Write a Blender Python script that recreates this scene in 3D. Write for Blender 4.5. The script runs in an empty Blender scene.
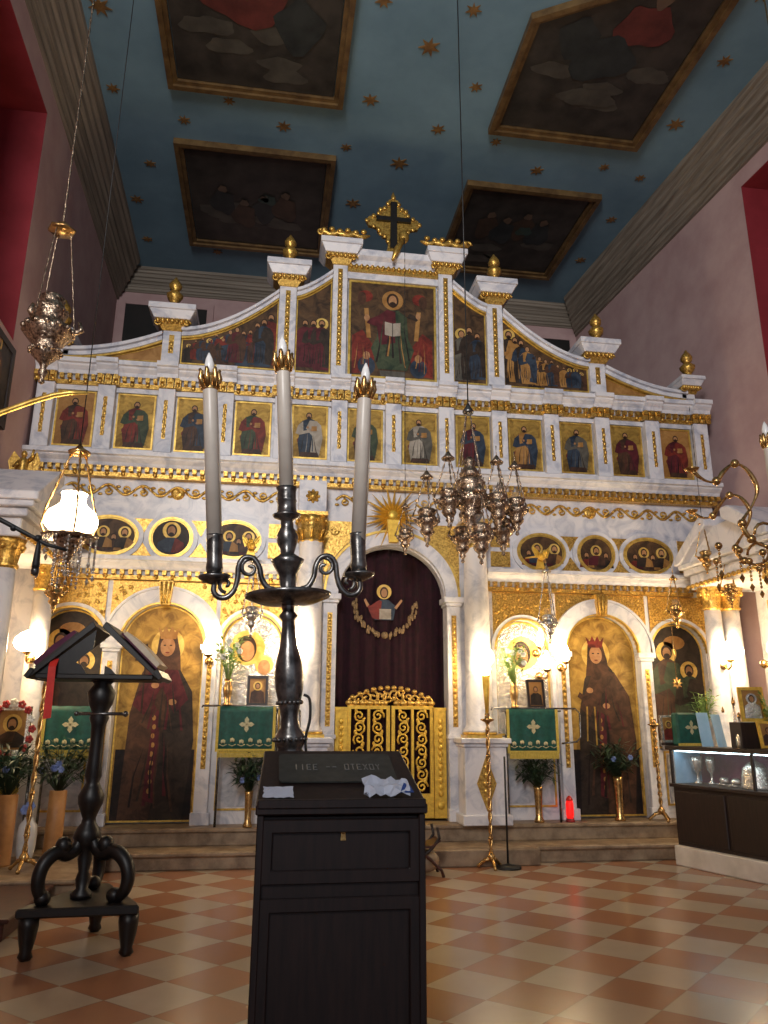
import bpy, math, random
from mathutils import Vector, Matrix
R = math.radians
PI = math.pi
rnd = random.Random(7)
COL = bpy.context.scene.collection
S = bpy.context.scene

# ------------------------------------------------------------------ materials
def new_mat(name):
    m = bpy.data.materials.new(name); m.use_nodes = True
    nt = m.node_tree; b = nt.nodes['Principled BSDF']
    return m, nt, b
def texc(nt, scale=(1, 1, 1), rot=(0, 0, 0)):
    tc = nt.nodes.new('ShaderNodeTexCoord'); mp = nt.nodes.new('ShaderNodeMapping')
    mp.inputs['Scale'].default_value = scale; mp.inputs['Rotation'].default_value = rot
    nt.links.new(tc.outputs['Object'], mp.inputs['Vector'])
    return mp.outputs['Vector']
def noise(nt, vec, scale, detail=4, rough=0.6, dist=0):
    n = nt.nodes.new('ShaderNodeTexNoise'); n.inputs['Scale'].default_value = scale
    n.inputs['Detail'].default_value = detail; n.inputs['Roughness'].default_value = rough
    n.inputs['Distortion'].default_value = dist
    nt.links.new(vec, n.inputs['Vector']); return n.outputs['Fac']
def ramp(nt, fac, stops):
    r = nt.nodes.new('ShaderNodeValToRGB'); e = r.color_ramp.elements
    while len(e) < len(stops): e.new(0.5)
    for i, (p, c) in enumerate(stops):
        e[i].position = p; e[i].color = (*c, 1)
    nt.links.new(fac, r.inputs['Fac']); return r.outputs['Color']
def bump(nt, b, fac, strength=0.3, dist=0.01):
    n = nt.nodes.new('ShaderNodeBump'); n.inputs['Strength'].default_value = strength
    n.inputs['Distance'].default_value = dist
    nt.links.new(fac, n.inputs['Height']); nt.links.new(n.outputs['Normal'], b.inputs['Normal'])
def mottled(name, c1, c2, scale=8, rough=0.5, metal=0.0, bmp=0.0, bdist=0.01, detail=4, coat=0.0, p=(0.35, 0.65), dist=0, stretch=(1, 1, 1), sheen=0):
    m, nt, b = new_mat(name)
    v = texc(nt, stretch); f = noise(nt, v, scale, detail, 0.6, dist)
    nt.links.new(ramp(nt, f, [(p[0], c1), (p[1], c2)]), b.inputs['Base Color'])
    b.inputs['Roughness'].default_value = rough; b.inputs['Metallic'].default_value = metal
    b.inputs['Coat Weight'].default_value = coat
    if sheen: b.inputs['Sheen Weight'].default_value = sheen
    if bmp: bump(nt, b, f, bmp, bdist)
    return m
def emit(name, col, strength):
    m, nt, b = new_mat(name)
    b.inputs['Base Color'].default_value = (*col, 1)
    b.inputs['Emission Color'].default_value = (*col, 1)
    b.inputs['Emission Strength'].default_value = strength
    return m
M = {}
M['marble'] = mottled('white_marble', (0.40, 0.42, 0.50), (0.74, 0.72, 0.74), 3.2, 0.32, detail=8, p=(0.3, 0.55), dist=1.6)
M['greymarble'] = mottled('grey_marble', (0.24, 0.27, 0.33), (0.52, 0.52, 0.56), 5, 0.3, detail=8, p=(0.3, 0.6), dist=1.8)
M['gold'] = mottled('gilding', (0.34, 0.17, 0.035), (0.85, 0.55, 0.13), 45, 0.34, 0.72, 0.6, 0.006, 5)
M['goldflat'] = mottled('gold_leaf', (0.50, 0.30, 0.06), (0.85, 0.58, 0.14), 14, 0.36, 0.6, 0.3, 0.004)
M['goldpaint'] = mottled('yellow_gilt_paint', (0.62, 0.36, 0.05), (0.86, 0.56, 0.08), 20, 0.42, 0.45, 0.4, 0.004)
M['brass'] = mottled('aged_brass', (0.30, 0.16, 0.06), (0.80, 0.52, 0.20), 30, 0.26, 0.92, 0.5, 0.004)
M['copper'] = mottled('dark_gilt_brass', (0.09, 0.06, 0.045), (0.66, 0.50, 0.36), 52, 0.24, 0.92, 0.9, 0.008)
M['silver'] = mottled('chased_silver', (0.30, 0.27, 0.24), (0.86, 0.82, 0.76), 40, 0.26, 0.85, 0.9, 0.008)
M['pewter'] = mottled('dark_bronze', (0.07, 0.066, 0.064), (0.26, 0.25, 0.24), 22, 0.27, 0.85, 0.35, 0.004)
M['iron'] = mottled('black_varnished_wood', (0.003, 0.0025, 0.0025), (0.010, 0.007, 0.006), 20, 0.42, 0.0, 0.2, 0.003)
M['darkwood'] = mottled('dark_stained_wood', (0.009, 0.0035, 0.003), (0.022, 0.009, 0.007), 9, 0.5, 0, 0.15, 0.002, stretch=(6, 6, 0.6))
M['redwood'] = mottled('red_brown_wood', (0.035, 0.008, 0.005), (0.075, 0.02, 0.012), 8, 0.4, stretch=(1, 1, 5))
M['plate'] = mottled('dull_grey_plate', (0.030, 0.033, 0.030), (0.055, 0.058, 0.052), 30, 0.45, 0.2)
M['plateletter'] = mottled('worn_plate_lettering', (0.14, 0.14, 0.13), (0.19, 0.19, 0.18), 30, 0.5)
M['wax'] = mottled('ivory_wax', (0.52, 0.46, 0.40), (0.60, 0.54, 0.47), 6, 0.35)
M['bulboff'] = mottled('frosted_flame_glass', (0.78, 0.77, 0.76), (0.85, 0.84, 0.83), 6, 0.2)
M['paper'] = mottled('white_paper', (0.55, 0.58, 0.68), (0.66, 0.70, 0.80), 6, 0.7)
M['bluepaper'] = mottled('blue_print', (0.02, 0.05, 0.22), (0.03, 0.08, 0.3), 6, 0.6)
M['bookpage'] = mottled('cream_book_page', (0.55, 0.45, 0.33), (0.66, 0.56, 0.42), 10, 0.7)
M['velvet'] = mottled('dark_crimson_velvet', (0.012, 0.0006, 0.003), (0.024, 0.001, 0.007), 12, 0.95)
M['green'] = mottled('green_brocade', (0.000, 0.045, 0.032), (0.002, 0.085, 0.062), 16, 0.6)
M['fringe'] = mottled('gold_fringe', (0.42, 0.30, 0.04), (0.75, 0.58, 0.12), 60, 0.6, 0.2, 0.8, 0.01, stretch=(4, 4, 0.5))
M['palegold'] = mottled('pale_gold_thread', (0.40, 0.36, 0.20), (0.62, 0.56, 0.34), 60, 0.6, 0.2)
M['dimgold'] = mottled('dull_gold_thread', (0.12, 0.07, 0.03), (0.34, 0.22, 0.10), 60, 0.6, 0.2)
M['leaf'] = mottled('dark_green_leaf', (0.008, 0.022, 0.010), (0.022, 0.055, 0.022), 12, 0.5)
M['freshleaf'] = mottled('fresh_green_leaf', (0.10, 0.22, 0.03), (0.26, 0.40, 0.09), 12, 0.5)
M['whiteflower'] = mottled('white_petal', (0.6, 0.62, 0.6), (0.8, 0.8, 0.76), 12, 0.6)
M['blueflower'] = mottled('blue_petal', (0.10, 0.16, 0.42), (0.24, 0.32, 0.62), 12, 0.6)
M['redflower'] = mottled('dark_red_petal', (0.20, 0.01, 0.015), (0.42, 0.03, 0.03), 12, 0.6)
M['terracotta'] = mottled('tan_ceramic', (0.36, 0.16, 0.05), (0.48, 0.23, 0.08), 7, 0.5)
M['ceramic'] = mottled('white_ceramic', (0.55, 0.55, 0.55), (0.68, 0.67, 0.66), 7, 0.3)
M['ribbon'] = mottled('red_ribbon', (0.55, 0.02, 0.01), (0.70, 0.03, 0.02), 9, 0.6)
M['blackplastic'] = mottled('black_matte_metal', (0.006, 0.006, 0.007), (0.014, 0.014, 0.015), 20, 0.5)
M['bluecard'] = mottled('pale_blue_card', (0.24, 0.42, 0.60), (0.34, 0.52, 0.70), 5, 0.6)
M['burgundy'] = mottled('burgundy_lining', (0.07, 0.01, 0.035), (0.12, 0.02, 0.06), 9, 0.8)
M['pink'] = mottled('pink_plaster', (0.44, 0.285, 0.28), (0.54, 0.375, 0.365), 1.6, 0.85, detail=6)
M['red'] = mottled('red_plaster', (0.21, 0.012, 0.018), (0.31, 0.024, 0.036), 1.2, 0.8)
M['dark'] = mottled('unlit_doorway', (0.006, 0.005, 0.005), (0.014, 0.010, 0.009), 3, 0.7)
M['step'] = mottled('worn_limestone', (0.17, 0.11, 0.065), (0.36, 0.26, 0.165), 6, 0.5, 0, 0.3, 0.01, detail=8)
M['paleplinth'] = mottled('pale_marble_plinth', (0.5, 0.45, 0.4), (0.65, 0.6, 0.54), 4, 0.4)
M['lit'] = emit('lamp_glow', (1.0, 0.76, 0.44), 78.0)
M['globe'] = emit('milk_glass_lit', (1.0, 0.78, 0.48), 24.0)
M['vigil'] = emit('red_glass_glow', (1.0, 0.012, 0.01), 1.0)
M['flame'] = emit('small_flame', (1.0, 0.35, 0.10), 18.0)
M['displaylit'] = emit('display_tube', (0.70, 0.92, 1.0), 11.0)
def glass_mat():
    m, nt, b = new_mat('clear_glass')
    b.inputs['Base Color'].default_value = (0.9, 0.97, 1, 1); b.inputs['Roughness'].default_value = 0.04
    b.inputs['Alpha'].default_value = 0.05; b.inputs['IOR'].default_value = 1.45
    return m
M['glass'] = glass_mat()
def window_glass():
    m, nt, b = new_mat('dusky_window_pane')
    b.inputs['Base Color'].default_value = (0.03, 0.012, 0.014, 1); b.inputs['Roughness'].default_value = 0.15
    return m
M['pane'] = window_glass()
# ceiling: blue distemper, hand painted mottling
M['blue'] = mottled('blue_distemper', (0.125, 0.225, 0.30), (0.19, 0.32, 0.41), 0.9, 0.85, detail=7, p=(0.3, 0.7))
M['star'] = mottled('bronze_gilt_star', (0.16, 0.08, 0.03), (0.30, 0.17, 0.06), 9, 0.5, 0.3)
def moulding_mat(sc):
    m, nt, b = new_mat('grained_moulding')
    v = texc(nt, sc); f = noise(nt, v, 1.6, 5)
    nt.links.new(ramp(nt, f, [(0.3, (0.13, 0.105, 0.08)), (0.7, (0.32, 0.27, 0.215))]), b.inputs['Base Color'])
    b.inputs['Roughness'].default_value = 0.6
    return m
M['moulding'] = moulding_mat((14, .35, 14)); M['moulding_across'] = moulding_mat((.35, 14, 14))
# floor: diagonal two colour tiles
def tile_mat():
    m, nt, b = new_mat('diagonal_tiles')
    L = nt.links
    tc = nt.nodes.new('ShaderNodeTexCoord'); sp = nt.nodes.new('ShaderNodeSeparateXYZ')
    L.new(tc.outputs['Object'], sp.inputs[0])
    def mt(op, a, bb=None, c=None):
        n = nt.nodes.new('ShaderNodeMath'); n.operation = op
        for i, q in enumerate((a, bb, c)):
            if q is None: continue
            if isinstance(q, (int, float)): n.inputs[i].default_value = q
            else: L.new(q, n.inputs[i])
        return n.outputs[0]
    px, py = 0.5985, 0.545
    x = mt('DIVIDE', mt('ADD', sp.outputs[0], 0.21), px); y = mt('DIVIDE', mt('SUBTRACT', sp.outputs[1], 4.90), py)
    u = mt('ADD', x, y); v = mt('SUBTRACT', x, y)
    u = mt('ADD', u, 0.5); v = mt('ADD', v, 0.5)
    fu = mt('FLOOR', u); fv = mt('FLOOR', v)
    par = mt('MODULO', mt('ABSOLUTE', mt('ADD', fu, fv)), 2.0)     # 0 -> pale, 1 -> orange
    du = mt('ABSOLUTE', mt('SUBTRACT', mt('FRACT', u), 0.5)); dv = mt('ABSOLUTE', mt('SUBTRACT', mt('FRACT', v), 0.5))
    joint = mt('GREATER_THAN', mt('MAXIMUM', du, dv), 0.488)
    cb = nt.nodes.new('ShaderNodeCombineXYZ'); L.new(fu, cb.inputs[0]); L.new(fv, cb.inputs[1])
    wn = nt.nodes.new('ShaderNodeTexWhiteNoise'); wn.noise_dimensions = '3D'; L.new(cb.outputs[0], wn.inputs['Vector'])
    nz = noise(nt, tc.outputs['Object'], 3.5, 6)
    def mix(f, a, c):
        n = nt.nodes.new('ShaderNodeMix'); n.data_type = 'RGBA'
        for k, q in ((0, f), (6, a), (7, c)):
            if isinstance(q, float): n.inputs[k].default_value = q
            elif isinstance(q, tuple): n.inputs[k].default_value = (*q, 1)
            else: L.new(q, n.inputs[k])
        return n.outputs[2]
    pale = mix(wn.outputs['Value'], (0.44, 0.34, 0.235), (0.55, 0.44, 0.32))
    org = mix(wn.outputs['Value'], (0.33, 0.138, 0.065), (0.41, 0.185, 0.095))
    base = mix(par, pale, org)
    base = mix(mt('MULTIPLY', nz, 0.35), base, (0.20, 0.12, 0.08))
    base = mix(mt('MULTIPLY', joint, 0.45), base, (0.20, 0.12, 0.075))
    L.new(base, b.inputs['Base Color']); b.inputs['Roughness'].default_value = 0.22
    b.inputs['Specular IOR Level'].default_value = 0.4
    return m
M['tiles'] = tile_mat()
# pigments of the icons
PAL = dict(gold=((0.15, 0.085, 0.02), (0.50, 0.31, 0.07)), ground=((0.035, 0.02, 0.012), (0.12, 0.065, 0.03)),
           red=((0.08, 0.013, 0.010), (0.24, 0.035, 0.022)), blue=((0.012, 0.02, 0.034), (0.045, 0.062, 0.09)),
           green=((0.02, 0.035, 0.02), (0.07, 0.085, 0.045)), brown=((0.035, 0.018, 0.012), (0.10, 0.045, 0.025)),
           ochre=((0.26, 0.12, 0.03), (0.42, 0.22, 0.07)), skin=((0.30, 0.14, 0.06), (0.46, 0.25, 0.12)),
           hair=((0.02, 0.010, 0.006), (0.05, 0.025, 0.015)), white=((0.26, 0.22, 0.17), (0.44, 0.38, 0.31)),
           halo=((0.52, 0.32, 0.07), (0.78, 0.54, 0.16)), dark=((0.008, 0.006, 0.006), (0.025, 0.014, 0.012)),
           wine=((0.05, 0.008, 0.012), (0.12, 0.02, 0.025)), umber=((0.015, 0.011, 0.009), (0.05, 0.032, 0.022)),
           silver=((0.30, 0.27, 0.24), (0.80, 0.76, 0.70)), gildground=((0.20, 0.105, 0.02), (0.50, 0.30, 0.065)), cloud=((0.06, 0.055, 0.045), (0.13, 0.115, 0.09)))
PN = list(PAL); PI_ = {n: i for i, n in enumerate(PN)}
PM = []
for n in PN:
    a, c = PAL[n]
    PM.append(mottled('pigment_' + n, a, c, 7 if n not in ('silver',) else 26, 0.48 if n != 'silver' else 0.25,
                      0.35 if n in ('gold', 'halo') else (0.8 if n == 'silver' else 0), 0.25 if n != 'silver' else 1.0, 0.004 if n != 'silver' else 0.012, 8, 0.0, (0.36, 0.64), 0.8))
    PM[-1].node_tree.nodes['Principled BSDF'].inputs['Specular IOR Level'].default_value = 0.25 if n not in ('silver',) else 0.5

# ------------------------------------------------------------------ mesh builder
class MB:
    def __init__(s, off=(0, 0, 0)):
        s.v = []; s.f = []; s.m = []; s.sm = []; s.off = Vector(off)
    def add(s, vs, fs, mat=0, smooth=False):
        n = len(s.v); s.v += [tuple(v) for v in vs]
        for f in fs: s.f.append([i + n for i in f]); s.m.append(mat); s.sm.append(smooth)
        return s
    def box(s, x0, x1, y0, y1, z0, z1, mat=0):
        vs = [(x, y, z) for x in (x0, x1) for y in (y0, y1) for z in (z0, z1)]
        return s.add(vs, [(0, 1, 3, 2), (4, 6, 7, 5), (0, 4, 5, 1), (2, 3, 7, 6), (0, 2, 6, 4), (1, 5, 7, 3)], mat)
    def frustum(s, x, y, z0, z1, a0, b0, a1, b1, mat=0):
        vs = [(x + sx * a, y + sy * b, z) for (z, a, b) in ((z0, a0, b0), (z1, a1, b1)) for sx, sy in ((-1, -1), (1, -1), (1, 1), (-1, 1))]
        return s.add(vs, [(3, 2, 1, 0), (4, 5, 6, 7), (0, 1, 5, 4), (1, 2, 6, 5), (2, 3, 7, 6), (3, 0, 4, 7)], mat)
    def prism_y(s, pts, y0, y1, mat=0):          # polygon in x,z extruded in y
        n = len(pts)
        vs = [(x, y0, z) for x, z in pts] + [(x, y1, z) for x, z in pts]
        return s.add(vs, [tuple(range(n)), tuple(range(2 * n - 1, n - 1, -1))] + [(i, i + n, (i + 1) % n + n, (i + 1) % n) for i in range(n)], mat)
    def prism_x(s, pts, x0, x1, mat=0):          # polygon in y,z extruded in x
        n = len(pts)
        vs = [(x0, y, z) for y, z in pts] + [(x1, y, z) for y, z in pts]
        return s.add(vs, [tuple(range(n)), tuple(range(2 * n - 1, n - 1, -1))] + [(i, i + n, (i + 1) % n + n, (i + 1) % n) for i in range(n)], mat)
    def prism_z(s, pts, z0, z1, mat=0):
        n = len(pts)
        vs = [(x, y, z0) for x, y in pts] + [(x, y, z1) for x, y in pts]
        return s.add(vs, [tuple(range(n)), tuple(range(2 * n - 1, n - 1, -1))] + [(i, i + n, (i + 1) % n + n, (i + 1) % n) for i in range(n)], mat)
    def strip(s, a, b, y0, y1, mat=0, closed=False):   # ribbon between two polylines in x,z with thickness y0..y1
        n = len(a)
        vs = [(x, y0, z) for x, z in a] + [(x, y0, z) for x, z in b] + [(x, y1, z) for x, z in a] + [(x, y1, z) for x, z in b]
        fs = []
        for i in range(n if closed else n - 1):
            j = (i + 1) % n
            fs += [(i, j, n + j, n + i), (2 * n + i, 3 * n + i, 3 * n + j, 2 * n + j), (i, 2 * n + i, 2 * n + j, j), (n + i, n + j, 3 * n + j, 3 * n + i)]
        if not closed:
            fs += [(0, n, 3 * n, 2 * n), (n - 1, 3 * n - 1, 4 * n - 1, 2 * n - 1)]
        return s.add(vs, fs, mat)
    def lathe(s, prof, c=(0, 0, 0), seg=16, mat=0, smooth=True, axis=None, lobes=0, lobe=0.0):
        vs = []; fs = []
        for r, z in prof:
            for k in range(seg):
                a = 2 * PI * k / seg; rr = r * (1 + lobe * math.cos(lobes * a)) if lobes else r
                vs.append(Vector((rr * math.cos(a), rr * math.sin(a), z)))
        if axis is not None:
            q = Vector((0, 0, 1)).rotation_difference(Vector(axis).normalized())
            vs = [q @ v for v in vs]
        c = Vector(c); vs = [v + c for v in vs]
        for i in range(len(prof) - 1):
            for k in range(seg):
                k2 = (k + 1) % seg
                fs.append((i * seg + k, i * seg + k2, (i + 1) * seg + k2, (i + 1) * seg + k))
        fs.append(tuple(range(seg - 1, -1, -1))); n = (len(prof) - 1) * seg; fs.append(tuple(range(n, n + seg)))
        return s.add(vs, fs, mat, smooth)
    def tube(s, pts, r, seg=8, mat=0, closed=False, smooth=True):
        pts = [Vector(p) for p in pts]; n = len(pts)
        rs = r if isinstance(r, (list, tuple)) else [r] * n
        vs = []; fs = []; up = None
        for i, p in enumerate(pts):
            if closed: t = pts[(i + 1) % n] - pts[i - 1]
            else: t = pts[min(i + 1, n - 1)] - pts[max(i - 1, 0)]
            if t.length < 1e-9: t = Vector((0, 0, 1))
            t.normalize()
            if up is None: up = Vector((0, 0, 1)) if abs(t.z) < 0.9 else Vector((1, 0, 0))
            u = (up - t * up.dot(t)); u.normalize(); w = t.cross(u); up = u
            for k in range(seg):
                a = 2 * PI * k / seg; vs.append(p + (u * math.cos(a) + w * math.sin(a)) * rs[i])
        for i in range(n if closed else n - 1):
            j = (i + 1) % n
            for k in range(seg):
                k2 = (k + 1) % seg; fs.append((i * seg + k, i * seg + k2, j * seg + k2, j * seg + k))
        if not closed:
            fs.append(tuple(range(seg - 1, -1, -1))); fs.append(tuple(range((n - 1) * seg, n * seg)))
        return s.add(vs, fs, mat, smooth)
    def ell(s, c, r, seg=12, rings=8, mat=0):
        prof = []
        vs = []; fs = []
        if not isinstance(r, (tuple, list)): r = (r, r, r)
        vs.append((c[0], c[1], c[2] - r[2]))
        for i in range(1, rings):
            a = -PI / 2 + PI * i / rings
            for k in range(seg):
                b = 2 * PI * k / seg
                vs.append((c[0] + r[0] * math.cos(a) * math.cos(b), c[1] + r[1] * math.cos(a) * math.sin(b), c[2] + r[2] * math.sin(a)))
        vs.append((c[0], c[1], c[2] + r[2])); t = len(vs) - 1
        for k in range(seg):
            k2 = (k + 1) % seg
            fs.append((0, 1 + k2, 1 + k)); fs.append((t, 1 + (rings - 2) * seg + k, 1 + (rings - 2) * seg + k2))
            for i in range(rings - 2):
                fs.append((1 + i * seg + k, 1 + i * seg + k2, 1 + (i + 1) * seg + k2, 1 + (i + 1) * seg + k))
        return s.add(vs, fs, mat, True)
    def flat(s, pts, y, mat=0):                  # painted shape facing -y
        return s.add([(x, y, z) for x, z in pts], [tuple(range(len(pts)))], mat)
    def disc(s, cx, cz, rx, rz, y, mat=0, n=20):
        return s.flat([(cx + rx * math.cos(2 * PI * k / n), cz + rz * math.sin(2 * PI * k / n)) for k in range(n)], y, mat)
    def build(s, name, mats, parent=None, bevel=0, loc=None):
        me = bpy.data.meshes.new(name)
        me.from_pydata([(v[0] - s.off.x, v[1] - s.off.y, v[2] - s.off.z) for v in s.v], [], s.f)
        if not isinstance(mats, (list, tuple)): mats = [mats]
        for q in mats: me.materials.append(M[q] if isinstance(q, str) else q)
        me.polygons.foreach_set('material_index', s.m); me.polygons.foreach_set('use_smooth', s.sm)
        me.update()
        o = bpy.data.objects.new(name, me); COL.objects.link(o)
        if parent is not None: o.parent = parent
        if loc is not None: o.location = loc
        if bevel:
            b = o.modifiers.new('bevel', 'BEVEL'); b.width = bevel; b.segments = 1; b.limit_method = 'ANGLE'
        return o
def tag(o, label=None, cat=None, group=None, kind=None):
    if label: o['label'] = label
    if cat: o['category'] = cat
    if group: o['group'] = group
    if kind: o['kind'] = kind
    return o
def thing(name, loc, label, cat, group=None, rot=(0, 0, 0)):
    o = bpy.data.objects.new(name, None); COL.objects.link(o)
    o.location = loc; o.rotation_euler = rot; o.empty_display_size = 0.1
    return tag(o, label, cat, group)
def copy_tree(o, parent=None):
    c = o.copy(); COL.objects.link(c); c.parent = parent
    for ch in list(o.children): copy_tree(ch, c)
    return c
def smooth(pts, k=5):          # Catmull-Rom through the given points
    p = [Vector(q) for q in pts]; out = []
    for i in range(len(p) - 1):
        a, b, c, d = p[max(i - 1, 0)], p[i], p[i + 1], p[min(i + 2, len(p) - 1)]
        for j in range(k):
            u = j / k; out.append(.5 * ((2 * b) + (c - a) * u + (2 * a - 5 * b + 4 * c - d) * u * u + (3 * b - a - 3 * c + d) * u ** 3))
    out.append(p[-1]); return out
def arc(cx, cz, r, a0, a1, n=20, rz=None):
    rz = r if rz is None else rz
    return [(cx + r * math.cos(R(a0 + (a1 - a0) * i / n)), cz + rz * math.sin(R(a0 + (a1 - a0) * i / n))) for i in range(n + 1)]
def scroll(cx, y, cz, r, turns=1.4, a0=0, sgn=1, n=16, sz=1.0):   # spiral in the x,z plane
    out = []
    for i in range(n + 1):
        t = i / n; a = a0 + sgn * 2 * PI * turns * t; rr = r * (1 - 0.86 * t)
        out.append((cx + rr * math.cos(a), y, cz + sz * rr * math.sin(a)))
    return out

# ------------------------------------------------------------------ the room
XW, HC, YB, YF = 4.6, 9.75, 13.3, -4.0
def wall_x(sx, y):          # the side walls are not quite parallel
    return -4.53 - .025 * (y - 9.3) if sx < 0 else 4.79 - .08 * (y - 9.3)
def skew(mb, sx):
    mb.v = [(v[0] - sx * XW + wall_x(sx, v[1]), v[1], v[2]) for v in mb.v]; return mb
def struct(mb, name, mat, **k): return tag(mb.build(name, mat, **k), kind='structure')
fl = MB(); fl.box(-XW - 0.8, XW + 2.2, YF, YB + 0.3, -0.12, 0.0); struct(fl, 'floor', 'tiles')
ce = MB(); ce.box(-XW - 0.8, XW + 2.2, YF, YB + 0.3, HC, HC + 0.2); ceiling = struct(ce, 'ceiling', 'blue')
WIN = (6.0, 8.25, 5.60, 8.72)
def side_wall(sx, name):
    y0, y1, z0, z1 = WIN if sx < 0 else (5.8, 8.30, 5.60, 8.86)
    a, b = (XW, XW + 0.7)
    mb = MB()
    for (ya, yb, za, zb) in ((YF, y0, 0, HC), (y1, YB + 0.3, 0, HC), (y0, y1, 0, z0), (y0, y1, z1, HC)):
        mb.box(min(sx * a, sx * b), max(sx * a, sx * b), ya, yb, za, zb)
    w = struct(skew(mb, sx), name, 'pink')
    # red plastered splay of the window recess and its pane
    r = MB(); t = 0.012
    xa, xb = sx * (XW + 0.001), sx * (XW + 0.62); lo, hi = min(xa, xb), max(xa, xb)
    r.box(lo, hi, y1 - t, y1, z0, z1); r.box(lo, hi, y0, y0 + t, z0, z1)
    r.box(lo, hi, y0, y1, z0, z0 + t); r.box(lo, hi, y0, y1, z1 - t, z1)
    r.box(min(xb, xb + sx * t), max(xb, xb + sx * t), y0, y1, z0, z1)
    wn = struct(skew(r, sx), 'window_1' if sx < 0 else 'window_2', 'red')
    g = MB(); xg = xb - sx * 0.03
    for i in range(3):
        for j in range(4):
            ya = y0 + 0.35 + i * (y1 - y0 - 0.7) / 3; za = z0 + 0.35 + j * (z1 - z0 - 0.7) / 4
            g.box(min(xg, xg + sx * .02), max(xg, xg + sx * .02), ya + .03, ya + (y1 - y0 - .7) / 3 - .03, za + .03, za + (z1 - z0 - .7) / 4 - .03)
    skew(g, sx).build('window_pane', 'pane', wn)
side_wall(-1, 'wall_left'); side_wall(1, 'wall_right')
bw = MB(); bw.box(-4.64, 4.48, YB, YB + 0.3, 0, HC); struct(bw, 'wall_back', 'pink')
# dark framed doorways high on the back wall, seen over the screen
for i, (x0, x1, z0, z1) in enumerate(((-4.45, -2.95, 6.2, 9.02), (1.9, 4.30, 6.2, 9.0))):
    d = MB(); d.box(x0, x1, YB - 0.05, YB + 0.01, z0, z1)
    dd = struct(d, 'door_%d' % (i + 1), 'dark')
    e = MB()
    for (a, b, c, q) in ((x0 - .12, x0, z0, z1 + .12), (x1, x1 + .12, z0, z1 + .12), (x0, x1, z1, z1 + .12)):
        e.box(a, b, YB - 0.07, YB - 0.001, c, q)
    e.build('door_frame', 'pink', dd)
# stepped grained cornice (section: out = distance from wall, z)
CZ = 9.12
prof = [(0, CZ), (0.05, CZ), (0.05, CZ + .05), (0.09, CZ + .06), (0.10, CZ + .12), (0.14, CZ + .13), (0.15, CZ + .20), (0.19, CZ + .21), (0.19, CZ + .27), (0.24, CZ + .29), (0.25, CZ + .36), (0.30, CZ + .38), (0.31, CZ + .46), (0.36, CZ + .48), (0.37, CZ + .54), (0.42, CZ + .56), (0.43, HC), (0, HC)]
for i, sx in enumerate((-1, 1)):
    mb = MB(); n = len(prof)
    vs = [(sx * (XW - o), YF, z) for o, z in prof] + [(sx * (XW - o), YB - o, z) for o, z in prof]
    mb.add(vs, [tuple(range(n)), tuple(range(n, 2 * n))] + [(k, (k + 1) % n, (k + 1) % n + n, k + n) for k in range(n)])
    struct(skew(mb, sx), 'trim_%d' % (i + 1), 'moulding')
mb = MB(); n = len(prof); prof = [(o * .5, 9.30 + (z - CZ) * .7143) for o, z in prof]
vs = [(-4.62, YB - o, z) for o, z in prof] + [(4.50, YB - o, z) for o, z in prof]
mb.add(vs, [tuple(range(n)), tuple(range(n, 2 * n))] + [(k, (k + 1) % n, (k + 1) % n + n, k + n) for k in range(n)])
struct(mb, 'trim_3', 'moulding_across')
# gilded stars on the ceiling
stars = [(-3.85, 7.57, .17), (-3.93, 8.82, .11), (-3.03, 9.25, .11), (-2.38, 8.8, .10), (-1.62, 9.15, .13), (-0.69, 9.42, .10), (-0.45, 8.48, .14), (0.18, 7.52, .17), (0.6, 6.93, .12), (0.93, 8.04, .11), (0.59, 8.86, .13), (0.15, 9.63, .17), (1.49, 8.97, .10), (2.29, 9.45, .13), (3.29, 9.22, .10), (3.93, 8.24, .15), (4.0, 7.14, .12), (3.95, 9.36, .10), (3.95, 10.4, .11), (3.9, 11.6, .12), (-3.64, 10.23, .11), (-3.98, 11.12, .13), (-3.97, 12.2, .11), (-2.75, 12.4, .11), (-0.45, 10.67, .15), (-0.49, 6.97, .13), (0.25, 11.2, .15), (-0.1, 12.2, .12), (2.9, 12.4, .11), (-3.7, 6.4, .14), (0.1, 6.0, .16), (0.3, 5.0, .14), (-0.5, 4.2, .14), (3.9, 6.2, .14), (-3.8, 5.2, .14)]
for x, y, r in stars:
    r *= .85
    mb = MB(); pts = []
    a0 = rnd.uniform(0, 0.6)
    for k in range(14):
        a = a0 + PI * k / 7; q = r if k % 2 == 0 else r * 0.42
        pts.append((x + q * math.cos(a), y + q * math.sin(a)))
    mb.prism_z(pts, HC - 0.012, HC + 0.002); mb.build('gilded_star', 'star', ceiling)

# altar steps
mb = MB()
mb.box(-4.51, 4.66, 8.62, 10.6, 0, 0.15); mb.box(-4.51, 4.66, 8.58, 10.6, 0.13, 0.175)
mb.box(-4.52, 4.66, 9.0, 10.6, 0.17, 0.33); mb.box(-4.52, 4.66, 8.97, 10.6, 0.31, 0.355)
mb.box(-1.4, 1.5, 8.46, 8.7, 0, 0.172)
tag(mb.build('altar_steps', 'step', bevel=0.012), kind='structure')
mb = MB(); mb.box(-4.47, -3.02, 7.35, 8.58, 0, 0.15); mb.box(-4.47, -2.98, 7.30, 8.585, 0.14, 0.175)
tag(mb.build('left_dais', 'step', bevel=0.012), kind='structure')

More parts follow.
